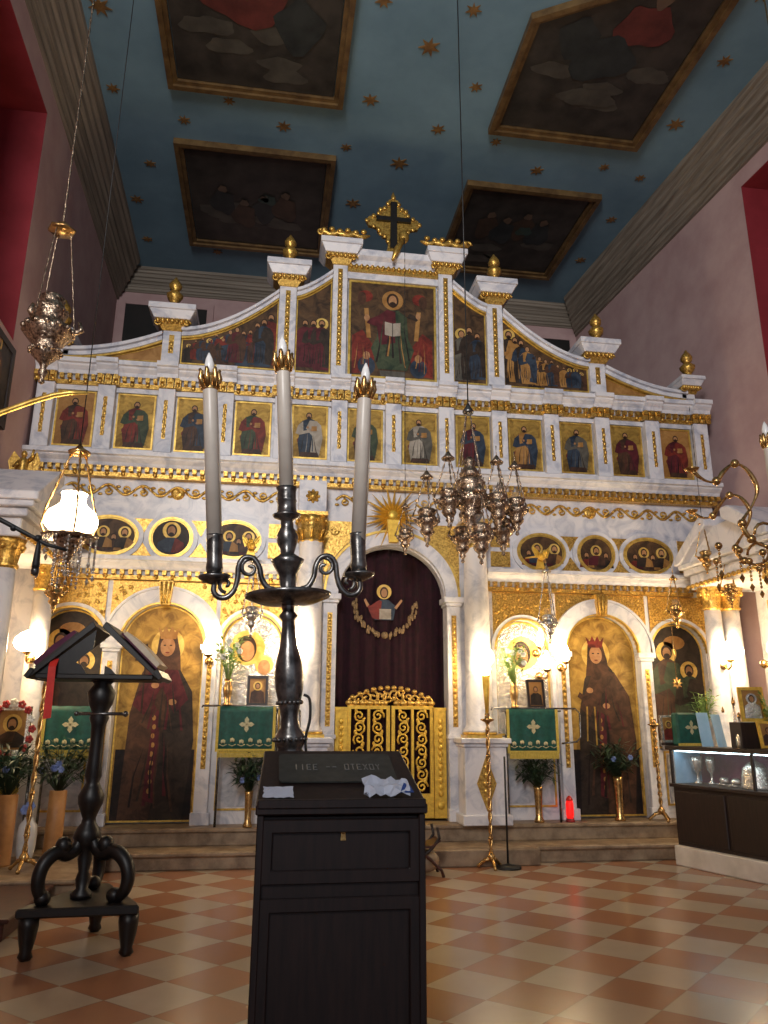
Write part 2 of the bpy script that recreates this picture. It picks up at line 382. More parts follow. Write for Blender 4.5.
# ------------------------------------------------------------------ painted figures
def P(n): return PI_[n]
def folds(mb, cx, z0, z1, w, y, mats, n, seed, spread=.6):
    """painted drapery folds: long tapering strokes fanning downwards"""
    r2 = random.Random(seed)
    for i in range(n):
        u = (i + .5) / n * 2 - 1 + r2.uniform(-.08, .08); za = z1 - r2.uniform(0, .3) * (z1 - z0); zb = z0 + r2.uniform(0, .25) * (z1 - z0)
        xa = cx + u * w * spread; xb = cx + u * w; t_ = w * r2.uniform(.03, .07); bow = w * r2.uniform(-.12, .12); zm = (za + zb) / 2
        mb.flat([(xb - t_, zb), (xb + t_, zb), ((xa + xb) / 2 + bow + t_ * .8, zm), (xa, za), ((xa + xb) / 2 + bow - t_ * .6, zm)], y - .0003 * i, P(mats[i % len(mats)]))
def standing(mb, cx, z0, h, y, robe, mantle, head='hair', beard=True, book=True, halo=True, crown=False, wide=1.0, lean=0):
    w = h * wide
    X = lambda a: cx + a * w
    Z = lambda b: z0 + b * h
    if halo: mb.disc(cx + lean * w, Z(.895), .115 * h, .115 * h, y, P('halo'))
    mb.flat([(X(-.15), Z(0)), (X(.15), Z(0)), (X(.19), Z(.3)), (X(.16), Z(.55)), (X(.175), Z(.70)), (X(.12), Z(.78)), (X(.04), Z(.83)), (X(-.04), Z(.83)), (X(-.12), Z(.78)), (X(-.175), Z(.70)), (X(-.16), Z(.55)), (X(-.19), Z(.3))], y - .002, P(robe))
    mb.flat([(X(.02), Z(.06)), (X(.17), Z(.04)), (X(.22), Z(.42)), (X(.19), Z(.70)), (X(.12), Z(.79)), (X(.0), Z(.80)), (X(-.06), Z(.62)), (X(.05), Z(.45))], y - .003, P(mantle))
    mb.flat([(X(-.19), Z(.68)), (X(-.11), Z(.77)), (X(-.10), Z(.56)), (X(.01), Z(.60)), (X(.02), Z(.54)), (X(-.16), Z(.47)), (X(-.23), Z(.50))], y - .004, P(mantle))
    mb.disc(cx + lean * w, Z(.90), .062 * h, .075 * h, y - .004, P(head))
    mb.disc(cx + lean * w, Z(.89), .045 * h, .060 * h, y - .0055, P('skin'))
    if beard: mb.disc(cx + lean * w, Z(.855), .036 * h, .034 * h, y - .007, P(head))
    if h > .3: folds(mb, cx, z0 + .02 * h, z0 + .6 * h, .15 * w, y - .0045, ['umber', mantle, 'dark', robe], 5, int(abs(cx) * 977 + h * 100), .5)
    if not book: return
    mb.disc(X(.035), Z(.585), .026 * h, .020 * h, y - .007, P('skin')); mb.disc(X(-.03), Z(.64), .022 * h, .026 * h, y - .007, P('skin'))
    if book: mb.flat([(X(.03), Z(.56)), (X(.12), Z(.57)), (X(.12), Z(.68)), (X(.03), Z(.67))], y - .006, P('ochre'))
    mb.disc(X(-.08), Z(.005), .05 * h, .018 * h, y - .005, P('hair')); mb.disc(X(.08), Z(.005), .05 * h, .018 * h, y - .005, P('hair'))
    if crown:
        zz = Z(.955); ww = .075 * h
        mb.flat([(cx - ww, zz - .02 * h), (cx + ww, zz - .02 * h), (cx + ww * 1.3, zz + .055 * h), (cx + ww * .7, zz + .02 * h), (cx + ww * .35, zz + .06 * h), (cx, zz + .02 * h), (cx - ww * .35, zz + .06 * h), (cx - ww * .7, zz + .02 * h), (cx - ww * 1.3, zz + .055 * h)], y - .008, P('ochre'))
def bust(mb, cx, z0, h, y, robe, mantle, head='hair', halo=True):
    mb.disc(cx, z0 + .68 * h, .27 * h, .27 * h, y, P('halo')) if halo else None
    mb.flat([(cx - .42 * h, z0), (cx + .42 * h, z0), (cx + .38 * h, z0 + .3 * h), (cx + .12 * h, z0 + .46 * h), (cx - .12 * h, z0 + .46 * h), (cx - .38 * h, z0 + .3 * h)], y - .002, P(robe))
    mb.flat([(cx + .02 * h, z0), (cx + .42 * h, z0), (cx + .38 * h, z0 + .3 * h), (cx + .12 * h, z0 + .46 * h)], y - .003, P(mantle))
    mb.disc(cx, z0 + .68 * h, .16 * h, .20 * h, y - .004, P(head)); mb.disc(cx, z0 + .66 * h, .115 * h, .155 * h, y - .006, P('skin'))
    mb.disc(cx, z0 + .55 * h, .08 * h, .07 * h, y - .007, P(head))
def panel(mb, pts, y0, y1, mat): mb.prism_y(pts, y0, y1, mat)
def rect(w, h, cx=0, cz=0): return [(cx - w / 2, cz - h / 2), (cx + w / 2, cz - h / 2), (cx + w / 2, cz + h / 2), (cx - w / 2, cz + h / 2)]
def inset(pts, d):                                # shrink a polygon towards its inside (counter clockwise)
    n = len(pts); out = []
    for i in range(n):
        a, b, c = Vector(pts[i - 1]), Vector(pts[i]), Vector(pts[(i + 1) % n])
        u = (b - a).normalized(); v = (c - b).normalized()
        nu = Vector((-u.y, u.x)); nv = Vector((-v.y, v.x)); k = nu + nv
        k = k / max(k.dot(nu), 0.35)
        q = b + k * d; out.append((q.x, q.y))
    return out
def icon(label, pts, loc, draw, group=None, frame=0.022, ground='gold', depth=0.03, cat='icon', framemat='goldflat', name='icon_painting', rot=(0, 0, 0)):
    t = thing(name, loc, label, cat, group, rot)
    f = MB(); f.strip(pts, inset(pts, frame), -depth - 0.012, 0, 0, closed=True); f.build('frame', framemat, t)
    p = MB(); panel(p, inset(pts, frame * 0.9), -depth, -0.002, P(ground)); draw(p, -depth - .002)
    p.build('painted_panel', PM, t)
    return t

# ------------------------------------------------------------------ the icon screen
Y0 = 9.30
scr = thing('iconostasis', (0, Y0, 0.355), 'white marble and gilt icon screen spanning the church behind the steps', 'icon screen')
OFF = (0, Y0, 0.355)
def part(mb, name, mat, **k):
    mb.off = Vector(OFF); return mb.build(name, mat, scr, **k)
ZB = 0.355
def arch_wall(mb, x0, x1, z0, z1, cx, hw, zs, y0, y1, mat=0, zo=None, rz=None):
    """wall from z0 to z1 between x0..x1 with a round headed opening starting at zo"""
    zo = z0 if zo is None else zo; rz = hw if rz is None else rz
    if cx - hw > x0 + 1e-4: mb.box(x0, cx - hw, y0, y1, z0, zs, mat)
    if cx + hw < x1 - 1e-4: mb.box(cx + hw, x1, y0, y1, z0, zs, mat)
    if zo > z0 + 1e-4: mb.box(cx - hw, cx + hw, y0, y1, z0, zo, mat)
    n = 24; a = arc(cx, zs, hw, 180, 0, n, rz); b = []
    for i, (x, z) in enumerate(a):
        b.append((x0 + (x1 - x0) * i / n, z1))
    b[0] = (x0, zs); b[-1] = (x1, zs)
    a2 = [a[0]] + a + [a[-1]]; b2 = [(x0, zs)] + [(x0, z1)] + b[1:-1] + [(x1, z1)] + [(x1, zs)]
    a2 = [a[0]] + a + [a[-1]]
    mb.strip(a2, b2, y0, y1, mat)
# body walls (marble) with openings, per bay
for sx in (-1, 1):
    def bay(x0, x1, cx, hw, zs, rz, zo, name):
        w = MB()
        if sx > 0: arch_wall(w, x0, x1, ZB, 3.13, cx, hw, zs, Y0, Y0 + .16, 0, zo, rz)
        else: arch_wall(w, -x1, -x0, ZB, 3.13, -cx, hw, zs, Y0, Y0 + .16, 0, zo, rz)
        part(w, name, 'marble')
        # recess back
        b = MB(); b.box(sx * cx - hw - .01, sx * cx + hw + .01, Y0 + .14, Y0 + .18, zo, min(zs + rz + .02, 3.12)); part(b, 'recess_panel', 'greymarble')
    bay(1.26, 2.10, 1.69, .365, 2.36, .375, 1.30, 'icon_bay')
    bay(2.10, 3.38, 2.735, .485, 2.335, .485, ZB, 'door_bay')
    bay(3.38, 4.55, 3.79, .385, 2.36, .385, 1.15, 'outer_bay')
    w = MB(); w.box(sx * .86 if sx > 0 else -1.26, 1.26 if sx > 0 else -.86, Y0 - .02, Y0 + .16, ZB, 3.95); part(w, 'column_backing', 'marble')
    # gilded spandrels
    for (x0, x1, cx, ro, zs, rzo) in ((1.30, 2.09, 1.69, .385, 2.36, .40), (2.14, 3.36, 2.735, .70, 2.335, .70), (3.42, 4.2, 3.79, .42, 2.36, .43)):
        g = MB(); n = 20; c0 = sx * cx
        xa, xb = (x0, x1) if sx > 0 else (-x1, -x0)
        for (e, s0, s1) in ((xa, 180, 90), (xb, 0, 90)):
            a = []; b = []
            for i in range(n + 1):
                an = R(s0 + (s1 - s0) * i / n); x = c0 + ro * math.cos(an); z = zs + rzo * math.sin(an)
                if (x - xa) * (x - xb) > 0: x = min(max(x, xa), xb)
                a.append((x, min(z, 3.085))); b.append((x + (e - x) * (1 if i == 0 else (1 - i / n) ** .5), 3.09))
            # fill from the arc up to the top line
            tri = [p for p in a]
            poly = tri + [(tri[-1][0], 3.09), (e, 3.09), (e, tri[0][1])]
            pts2 = []
            for p in poly:
                if not pts2 or (abs(p[0] - pts2[-1][0]) + abs(p[1] - pts2[-1][1])) > .004: pts2.append(p)
            g.prism_y(pts2, Y0 - .018, Y0)
            # leafy curls in relief and a plain raised border
            r3 = random.Random(int(abs(e) * 100)); lo_x, hi_x = min(e, c0), max(e, c0); put = []
            for q in range(260):
                x = r3.uniform(lo_x + .05, hi_x - .02); z = r3.uniform(2.42, 3.04); dd = math.hypot((x - c0) / ro, (z - zs) / rzo)
                if dd < 1.10 or z < zs: continue
                if any(math.hypot(x - u, z - v) < .072 for u, v in put): continue
                put.append((x, z)); g.tube(scroll(x, Y0 - .024, z, .034, 1.1, r3.uniform(0, 6), r3.choice((-1, 1)), 9), .009, 5)
            for u, v in put[::2]: g.ell((u, Y0 - .024, v), (.016, .012, .016), 6, 4)
        part(g, 'gilded_spandrel', 'gold')
    # arch rings
    def ring(cx, hw, ro, zs, rz, rzo, y, name, mat):
        w = MB(); w.strip(arc(sx * cx, zs, hw, 180, 0, 28, rz), arc(sx * cx, zs, ro, 180, 0, 28, rzo), y, Y0 + .02); part(w, name, mat)
    ring(2.735, .485, .505, 2.335, .485, .505, Y0 - .06, 'gilded_arch_edge', 'goldflat')
    ring(2.735, .503, .67, 2.335, .503, .67, Y0 - .05, 'arch_moulding', 'marble')
    ring(2.735, .668, .70, 2.335, .668, .695, Y0 - .07, 'arch_moulding', 'marble')
    ring(1.69, .365, .39, 2.36, .375, .40, Y0 - .05, 'gilded_arch_edge', 'goldflat')
    ring(1.69, .388, .43, 2.36, .398, .44, Y0 - .04, 'arch_moulding', 'marble')
    ring(3.79, .385, .41, 2.36, .385, .41, Y0 - .05, 'gilded_arch_edge', 'goldflat')
    ring(3.79, .408, .46, 2.36, .408, .45, Y0 - .04, 'arch_moulding', 'marble')
    # gilded keystone of the door arch
    k = MB(); c0 = sx * 2.735
    k.prism_y([(c0 - .055, 2.80), (c0 + .055, 2.80), (c0 + .085, 3.08), (c0 - .085, 3.08)], Y0 - .12, Y0)
    for q in (-.04, 0, .04): k.tube([(c0 + q * .8, Y0 - .125, 2.81), (c0 + q * 1.4, Y0 - .13, 3.07)], .014, 6)
    part(k, 'keystone', 'gold')
    # door pilasters with base, impost capital and gilded inlay
    for px in (2.175, 3.30):
        p = MB(); c0 = sx * px; hw = .078
        p.box(c0 - hw, c0 + hw, Y0 - .07, Y0, ZB + .12, 2.24)
        p.box(c0 - hw - .03, c0 + hw + .03, Y0 - .10, Y0, ZB, ZB + .13)
        p.box(c0 - hw - .02, c0 + hw + .02, Y0 - .09, Y0, 2.24, 2.28); p.box(c0 - hw - .04, c0 + hw + .04, Y0 - .11, Y0, 2.28, 2.345)
        pp = part(p, 'pilaster', 'marble', bevel=.006)
        g = MB(off=OFF); g.box(c0 - .028, c0 + .028, Y0 - .078, Y0 - .07, .95, 2.14)
        for q in range(16): g.ell((c0, Y0 - .08, 1.0 + q * .073), (.024, .012, .032), 8, 5)
        g.build('gilded_inlay', 'gold', pp)
    # dado below the icon niches
    for (x0, x1) in ((1.36, 2.03), (3.46, 4.1)):
        d = MB(); xa, xb = sorted((sx * x0, sx * x1))
        d.strip([(xa, .50), (xb, .50), (xb, 1.14), (xa, 1.14)], [(xa + .022, .522), (xb - .022, .522), (xb - .022, 1.118), (xa + .022, 1.118)], Y0 - .016, Y0, 0, closed=True)
        part(d, 'gilded_dado_border', 'goldflat')
        d = MB(); d.box(xa + .04, xb - .04, Y0 - .012, Y0, .54, 1.10); part(d, 'dado_panel', 'greymarble')
        d = MB(); d.box(xa - .03, xb + .03, Y0 - .07, Y0, 1.20, 1.27); d.box(xa - .01, xb + .01, Y0 - .04, Y0, 1.16, 1.2); part(d, 'niche_sill', 'marble', bevel=.006)
    # column on its pedestal
    c0 = sx * 1.04; yc = Y0 - .20
    p = MB(); p.box(c0 - .25, c0 + .25, yc - .22, Y0, ZB + .10, 1.20); p.box(c0 - .29, c0 + .29, yc - .26, Y0, ZB, ZB + .11)
    p.box(c0 - .27, c0 + .27, yc - .24, Y0, 1.20, 1.24); p.box(c0 - .30, c0 + .30, yc - .27, Y0, 1.24, 1.30)
    pd = part(p, 'column_pedestal', 'marble', bevel=.008)
    g = MB(off=OFF); yy = yc - .22; zc = .80
    g.prism_y([(c0, zc - .30), (c0 + .115, zc), (c0, zc + .30), (c0 - .115, zc)], yy - .018, yy)
    for q in range(5): g.ell((c0, yy - .02, zc - .18 + q * .09), (.045 - abs(q - 2) * .01, .012, .04), 8, 5)
    g.build('gilded_diamond', 'gold', pd)
    cmb = MB(); cmb.lathe([(.20, 1.36), (.20, 1.39), (.172, 1.42), (.162, 1.46), (.160, 2.2), (.150, 3.0), (.138, 3.56), (.15, 3.59), (.15, 3.61)], (c0, yc, 0), 28); cb = part(cmb, 'column', 'marble')
    g = MB(off=OFF); g.box(c0 - .21, c0 + .21, yc - .21, yc + .19, 1.30, 1.335); g.lathe([(.20, 1.335), (.212, 1.35), (.20, 1.365), (.185, 1.385)], (c0, yc, 0), 24); g.build('gilded_base', 'goldflat', cb)
    g = MB(off=OFF); g.lathe([(.14, 3.58), (.165, 3.60), (.14, 3.62), (.145, 3.70), (.17, 3.76), (.155, 3.78), (.165, 3.84), (.20, 3.91)], (c0, yc, 0), 24, lobes=8, lobe=.06)
    g.box(c0 - .19, c0 + .19, yc - .18, Y0, 3.91, 3.955)
    for q in range(8):
        a = q * PI / 4; g.tube([(c0 + .145 * math.cos(a), yc + .145 * math.sin(a), 3.62), (c0 + .18 * math.cos(a), yc + .18 * math.sin(a), 3.72), (c0 + .205 * math.cos(a), yc + .205 * math.sin(a), 3.74)], .018, 6)
        g.ell((c0 + .19 * math.cos(a + .39), yc + .19 * math.sin(a + .39), 3.86), .028, 8, 6)
    g.build('gilded_capital', 'gold', cb)
    # block of entablature over the column with gilded boss
    p = MB(); p.box(c0 - .17, c0 + .17, yc - .15, Y0, 3.955, 4.36); pb = part(p, 'entablature_block', 'marble', bevel=.006)
    g = MB(off=OFF); g.lathe([(.07, 0), (.07, .01), (.045, .02), (.02, .04)], (c0, yc - .15, 4.15), 14, axis=(0, -1, 0))
    for q in range(8): g.ell((c0 + .07 * math.cos(q * PI / 4), yc - .16, 4.15 + .07 * math.sin(q * PI / 4)), .02, 6, 5)
    g.build('gilded_boss', 'gold', pb)
    # royal door jamb pilasters
    c0 = sx * .775
    p = MB(); p.box(c0 - .085, c0 + .085, Y0 - .08, Y0 + .16, ZB, 2.88); p.box(c0 - .10, c0 + .10, Y0 - .10, Y0, ZB, ZB + .14)
    p.box(c0 - .105, c0 + .105, Y0 - .11, Y0 + .16, 2.88, 2.92); p.box(c0 - .13, c0 + .13, Y0 - .14, Y0 + .16, 2.92, 2.99); p.box(c0 - .10, c0 + .10, Y0 - .1, Y0, 1.28, 1.33)
    pp = part(p, 'pilaster', 'marble', bevel=.006)
    g = MB(off=OFF); g.box(c0 - .03, c0 + .03, Y0 - .09, Y0 - .08, 1.42, 2.76)
    for q in range(18): g.ell((c0, Y0 - .092, 1.47 + q * .073), (.026, .012, .032), 8, 5)
    g.build('gilded_inlay', 'gold', pp)
# centre arch above the royal doors
w = MB(); arch_wall(w, -.87, .87, 2.95, 3.95, 0, .68, 2.951, Y0, Y0 + .16); part(w, 'arch_wall', 'marble')
w = MB(); w.strip(arc(0, 2.99, .68, 180, 0, 32, .655), arc(0, 2.99, .835, 180, 0, 32, .81), Y0 - .08, Y0); part(w, 'arch_moulding', 'marble')
w = MB(); w.strip(arc(0, 2.99, .835, 180, 0, 32, .81), arc(0, 2.99, .865, 180, 0, 32, .84), Y0 - .10, Y0); part(w, 'gilded_arch_edge', 'goldflat')
for sx in (-1, 1):
    g = MB(); a = arc(0, 2.99, .875, 0 if sx > 0 else 180, 62 if sx > 0 else 118, 14, .86)
    pts = [(x, z) for x, z in a if abs(x) < .868]; xe = sx * .87
    pts += [(a[-1][0], 3.93), (xe, 3.93), (xe, pts[0][1])]
    g.prism_y(pts, Y0 - .03, Y0); g.tube(scroll(sx * .74, Y0 - .035, 3.80, .06, 1.3, 0, sx), .01, 5); part(g, 'gilded_spandrel', 'gold')
# second level wall with oval medallions
OV = [(1.98, .305, .225), (2.735, .235, .23), (3.47, .325, .225)]
for sx in (-1, 1):
    w = MB(); xa, xb = sorted((sx * .87, sx * 4.5)); w.box(xa, xb, Y0, Y0 + .16, 3.13, 4.40); part(w, 'medallion_wall', 'marble')
    for (cx, rx, rz) in OV:
        c0 = sx * cx
        e = lambda k, n=32: [(c0 + (rx + k) * math.cos(2 * PI * i / n), 3.63 + (rz + k) * math.sin(2 * PI * i / n)) for i in range(n)]
        w = MB(); w.strip(e(.0), e(.03), Y0 - .05, Y0, 0, closed=True); part(w, 'gilded_oval_rim', 'goldflat')
        w = MB(); w.strip(e(.03), e(.085), Y0 - .035, Y0, 0, closed=True); part(w, 'oval_moulding', 'marble')
    for cx in (2.385, 3.085):
        c0 = sx * cx
        g = MB(); g.prism_y([(c0 - .13, 3.86), (c0 + .13, 3.86), (c0, 3.66)], Y0 - .014, Y0); part(g, 'gilded_triangle', 'gold')
        g = MB(); g.prism_y([(c0, 3.58), (c0 + .13, 3.40), (c0 - .13, 3.40)], Y0 - .014, Y0); part(g, 'gilded_triangle', 'gold')
    for (x0, x1) in ((1.30, 1.56), (3.92, 4.12)):
        xa, xb = sorted((sx * x0, sx * x1))
        for za, zb in ((3.42, 3.62), (3.68, 3.86)):
            g = MB(); g.prism_y([(xa, za), (xb, za), (xb, zb), (xa, zb)], Y0 - .014, Y0); part(g, 'gilded_tablet', 'gold')
w = MB(); w.box(-.87, .87, Y0, Y0 + .16, 3.95, 4.40); part(w, 'medallion_wall', 'marble')
# rinceau frieze: running gilded scrolls
FR = {}
for i in range(-20, 21):
    x = i * .208
    if abs(x) < .36 or abs(abs(x) - 1.04) < .22: continue
    g = FR.setdefault((x > 0, abs(x) > 1), MB())
    s = 1 if i % 2 else -1
    g.tube([(x - .104 + .208 * k / 10, Y0 - .014, 4.215 + s * .062 * math.sin(PI * k / 10)) for k in range(11)], .017, 5)
    g.tube([(x - .03, Y0 - .014, 4.215 + s * .06)] + scroll(x + .005, Y0 - .018, 4.205 - s * .012, .05, 1.1, 0, -s, 12), .012, 5)
    g.ell((x, Y0 - .014, 4.205), (.024, .014, .024), 6, 5)
    g.ell((x - .09, Y0 - .012, 4.205 - s * .05), (.03, .01, .018), 6, 5)
for c0 in (-2.7, 2.7):
    FR[(c0 > 0, True)].lathe([(.085, 0), (.085, .012), (.05, .02)], (c0, Y0, 4.205), 16, axis=(0, -1, 0))
for g in FR.values(): part(g, 'scroll_frieze', 'gold')
# cornices: white moulding, gilded dentil band, blocks broken forward at the posts
def cornice(x0, x1, zt, wh, gh, out, name, breaks=(), y=Y0):
    h1 = zt - wh
    pf = [(0, h1), (-out * .55, h1), (-out * .62, h1 + wh * .25), (-out * .82, h1 + wh * .5), (-out * .86, h1 + wh * .62), (-out, h1 + wh * .68), (-out, zt), (0, zt)]
    w = MB(); w.prism_x([(y + a, z) for a, z in pf], x0, x1)
    for (b0, b1) in breaks:
        w.prism_x([(y + a - (.06 if a < 0 else 0), z + (.002 if z > h1 else -.001)) for a, z in pf], b0, b1)
    cc = part(w, name, 'marble')
    g = MB(off=OFF); g.box(x0 + .01, x1 - .01, y - out * .36, y, h1 - gh, h1 - gh * .55)
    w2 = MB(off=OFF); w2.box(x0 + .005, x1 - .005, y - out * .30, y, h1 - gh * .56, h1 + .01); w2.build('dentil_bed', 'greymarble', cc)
    n = int((x1 - x0) / .095)
    for i in range(n + 1):
        x = x0 + .02 + (x1 - x0 - .04) * i / n
        br = any(b0 - .01 < x < b1 + .01 for b0, b1 in breaks); e = .055 if br else 0
        g.box(x - .024, x + .024, y - out * .60 - e, y, h1 - gh * .50, h1 - .002)
        if br: g.box(x - .04, x + .04, y - out * .42 - e, y, h1 - gh, h1 - .003)
        if i % 2 == 0: g.ell((x, y - out * .44 - e, h1 - gh * .72), (.028, .016, gh * .24), 7, 5)
    g.build('gilded_dentils', 'gold', cc)
POST = [.0] + [sx * (.7175 + .735 * k) for sx in (-1, 1) for k in range(5)] + [-4.385, 4.385]
POST = sorted(POST)
brk = [(max(p - .13, -4.52), min(p + .13, 4.52)) for p in POST]
for (a, b) in ((-4.05, -1.20), (1.20, 4.05)): cornice(a, b, 3.355, .15, .11, .22, 'lower_cornice')
cornice(-4.52, 4.54, 4.645, .165, .12, .26, 'middle_cornice')
cornice(-4.52, 4.52, 5.86, .18, .125, .22, 'upper_cornice', brk)
# register of small icons: wall, posts, frames
w = MB(); w.box(-4.5, 4.5, Y0, Y0 + .16, 4.40, 5.96); part(w, 'register_wall', 'marble')
w = MB(); w.box(-4.5, 4.5, Y0 - .05, Y0, 4.69, 4.735); w.box(-4.5, 4.5, Y0 - .05, Y0, 5.49, 5.555); part(w, 'register_rail', 'marble')
for p in POST:
    hw = .105
    w = MB(); w.box(p - hw, p + hw, Y0 - .13, Y0, 4.692, 5.55); pp = part(w, 'register_post', 'marble', bevel=.006)
    g = MB(off=OFF); g.box(p - .022, p + .022, Y0 - .134, Y0 - .13, 4.87, 5.39)
    for q in range(8): g.ell((p + .008 * (-1) ** q, Y0 - .136, 4.91 + q * .064), (.020, .010, .034), 8, 5)
    g.build('gilded_inlay', 'gold', pp)
# crowning tier
def post_top(px, hw, z0, zc0, zc1, name_top='post_capital', fin=None, capw=.30):
    zc0, zc1 = 1.5 + (zc0 - 1.5) * .978, 1.5 + (zc1 - 1.5) * .974
    w = MB(); w.box(px - hw, px + hw, Y0 - .08, Y0 + .12, z0, zc0 + .06); pp = part(w, 'crown_post', 'marble', bevel=.006)
    if zc0 - z0 > .3:
        g = MB(off=OFF); g.box(px - .032, px + .032, Y0 - .088, Y0 - .08, z0 + .12, zc0 - .06)
        nn = int((zc0 - z0 - .2) / .085)
        for q in range(nn): g.ell((px, Y0 - .09, z0 + .17 + q * .085), (.028, .012, .036), 8, 5)
        g.build('gilded_inlay', 'gold', pp)
    hh = zc1 - zc0
    g = MB(off=OFF); g.frustum(px, Y0, zc0 + .0, zc0 + hh * .42, hw + .01, .10, capw * .72, .18)
    for q in range(7): g.ell((px + (q - 3) * capw * .2, Y0 - .17, zc0 + hh * .34), (.03, .03, .045), 7, 5)
    for s in (-1, 1): g.tube(scroll(px + s * capw * .62, Y0 - .16, zc0 + hh * .25, .05, 1.2, 0, s), .014, 5)
    g.build('gilded_bracket', 'gold', pp)
    g = MB(off=OFF); g.frustum(px, Y0, zc0 + hh * .40, zc0 + hh * .74, capw * .76, .20, capw * .96, .25); g.box(px - capw, px + capw, Y0 - .27, Y0 + .25, zc0 + hh * .74, zc1)
    g.build(name_top, 'marble', pp, bevel=.006)
    if fin:
        s = fin / .38
        g = MB(off=OFF); g.lathe([(.05, 0), (.08, .02), (.035, .05), (.045, .07), (.085, .12), (.09, .16), (.05, .20), (.035, .215), (.065, .24), (.07, .28), (.045, .33), (.02, .36), (.012, .385)] if s else [], (px, Y0 - .13, zc1), 14, lobes=7, lobe=.07)
        g.v = [(px + (v[0] - px) * s, Y0 - .13 + (v[1] - Y0 + .13) * s, zc1 + (v[2] - zc1) * s) for v in g.v]
        g.build('gilded_finial', 'gold', pp)
for sx in (-1, 1):
    post_top(sx * 2.93, .115, 5.95, 6.50, 6.84, fin=.44, capw=.30)
    post_top(sx * 1.45, .115, 5.95, 7.32, 7.68, fin=.44, capw=.30)
    post_top(sx * .745, .10, 5.95, 7.74, 8.10, capw=.29)
    post_top(sx * 4.28, .10, 5.95, 6.12, 6.36, fin=.44, capw=.18)
    # leafy gilded volute lying over the inner caps
    g = MB()
    yv = Y0 - .23
    g.tube([(sx * (1.06 - .064 * i), yv, 7.985 + .022 * math.sin(i * 1.9)) for i in range(12)], [.02, .05, .035, .055, .04, .055, .04, .05, .035, .04, .03, .012], 8)
    for i in range(6): g.ell((sx * (1.0 - .11 * i), yv - .03, 8.02 + .02 * (i % 2)), (.045, .03, .035), 7, 5)
    g.tube(scroll(sx * 1.04, yv, 8.01, .06, 1.2, 0, sx), .018, 6); part(g, 'gilded_volute', 'gold')
w = MB(); w.prism_x([(Y0 + .12, 7.62), (Y0 - .06, 7.62), (Y0 - .10, 7.70), (Y0 - .16, 7.74), (Y0 - .16, 7.84), (Y0 + .12, 7.84)], -.66, .66)
w.box(-.66, .66, Y0 - .05, Y0 + .12, 7.43, 7.53); pb = part(w, 'crest_bar', 'marble')
g = MB(off=OFF); g.box(-.64, .64, Y0 - .09, Y0, 7.53, 7.62)
for i in range(17): g.ell((-.6 + i * .075, Y0 - .1, 7.60), (.028, .03, .035), 7, 5)
g.build('gilded_dentils', 'gold', pb)
# backing of the crowning tier and the sweeping rails
def sweep(x0, z0, x1, z1, n=16, p=1.7): return [(x0 + (x1 - x0) * i / n, z0 + (z1 - z0) * (i / n) ** p) for i in range(n + 1)]
SW = [(4.25, 6.05, 3.05, 6.36, 1.9), (2.81, 6.44, 1.57, 7.12, 1.7), (1.33, 7.17, .85, 7.50, 1.35)]
for sx in (-1, 1):
    for (a, za, b, zb, pw) in SW:
        c = [(sx * x, z) for x, z in sweep(a, za, b, zb, 16, pw)]
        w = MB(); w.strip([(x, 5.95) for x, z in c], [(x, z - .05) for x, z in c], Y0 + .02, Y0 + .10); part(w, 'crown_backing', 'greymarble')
        w = MB(); w.strip([(x, z - .10) for x, z in c], [(x, z - .035) for x, z in c], Y0 - .08, Y0 + .10); w.strip([(x, z - .045) for x, z in c], c, Y0 - .13, Y0 + .12); rr = part(w, 'sweeping_rail', 'marble')
        g = MB(off=OFF); g.strip([(x, z - .125) for x, z in c], [(x, z - .10) for x, z in c], Y0 - .06, Y0 + .02); g.build('gilded_edge', 'goldflat', rr)
w = MB(); w.box(-.645, .645, Y0 + .02, Y0 + .10, 5.95, 7.60); part(w, 'crown_backing', 'greymarble')
# sunburst over the arch
g = MB()
for i in range(22):
    a = 2 * PI * i / 22 + .07; L = (.46, .32, .40)[i % 3]
    ux, uz = math.cos(a), math.sin(a); wx, wz = -uz * .036, ux * .036
    cx, cz = 0.0, 4.02
    g.add([(cx + wx, Y0 - .05, cz + wz), (cx - wx, Y0 - .05, cz - wz), (cx + ux * L, Y0 - .09, cz + uz * L), (cx + ux * .05, Y0 - .13, cz + uz * .05)], [(0, 1, 3), (0, 3, 2), (1, 2, 3), (0, 2, 1)])
g.lathe([(.10, 0), (.10, .04), (.05, .09)], (0, Y0 - .04, 4.02), 16, axis=(0, -1, 0))
g.prism_y([(-.055, 3.66), (.055, 3.66), (.085, 3.95), (-.085, 3.95)], Y0 - .15, Y0 - .02)
part(g, 'gilded_sunburst', 'goldpaint')
# crowning cross in a leafy gilded glory
t = thing('crucifix', (0, Y0 - .03, 7.845), 'dark cross in a jagged gilt glory at the very top of the icon screen', 'cross')
g = MB(); pts = []
for k in range(32):
    a = 2 * PI * k / 32; q = .20 + .18 * abs(math.cos(2 * a)) ** 5 + .05 * abs(math.sin(2 * a)) ** 3 + (.018 if k % 2 else -.012)
    pts.append((q * 1.06 * math.cos(a), .54 + q * 1.12 * math.sin(a)))
g.prism_y(pts, -.03, .03); g.frustum(0, 0, 0, .24, .11, .06, .06, .04)
for k in range(24):
    a = 2 * PI * k / 24; q = .20 + .18 * abs(math.cos(2 * a)) ** 5 + .06 * abs(math.sin(2 * a)) ** 3; g.ell((q * math.cos(a), -.03, .54 + q * 1.1 * math.sin(a)), (.038, .025, .038), 7, 5)
g.ell((.14, -.10, .27), (.075, .06, .11), 10, 8); g.tube([(.13, -.12, .22), (.03, -.18, .0), (-.04, -.22, -.20)], [.035, .05, .02], 8)
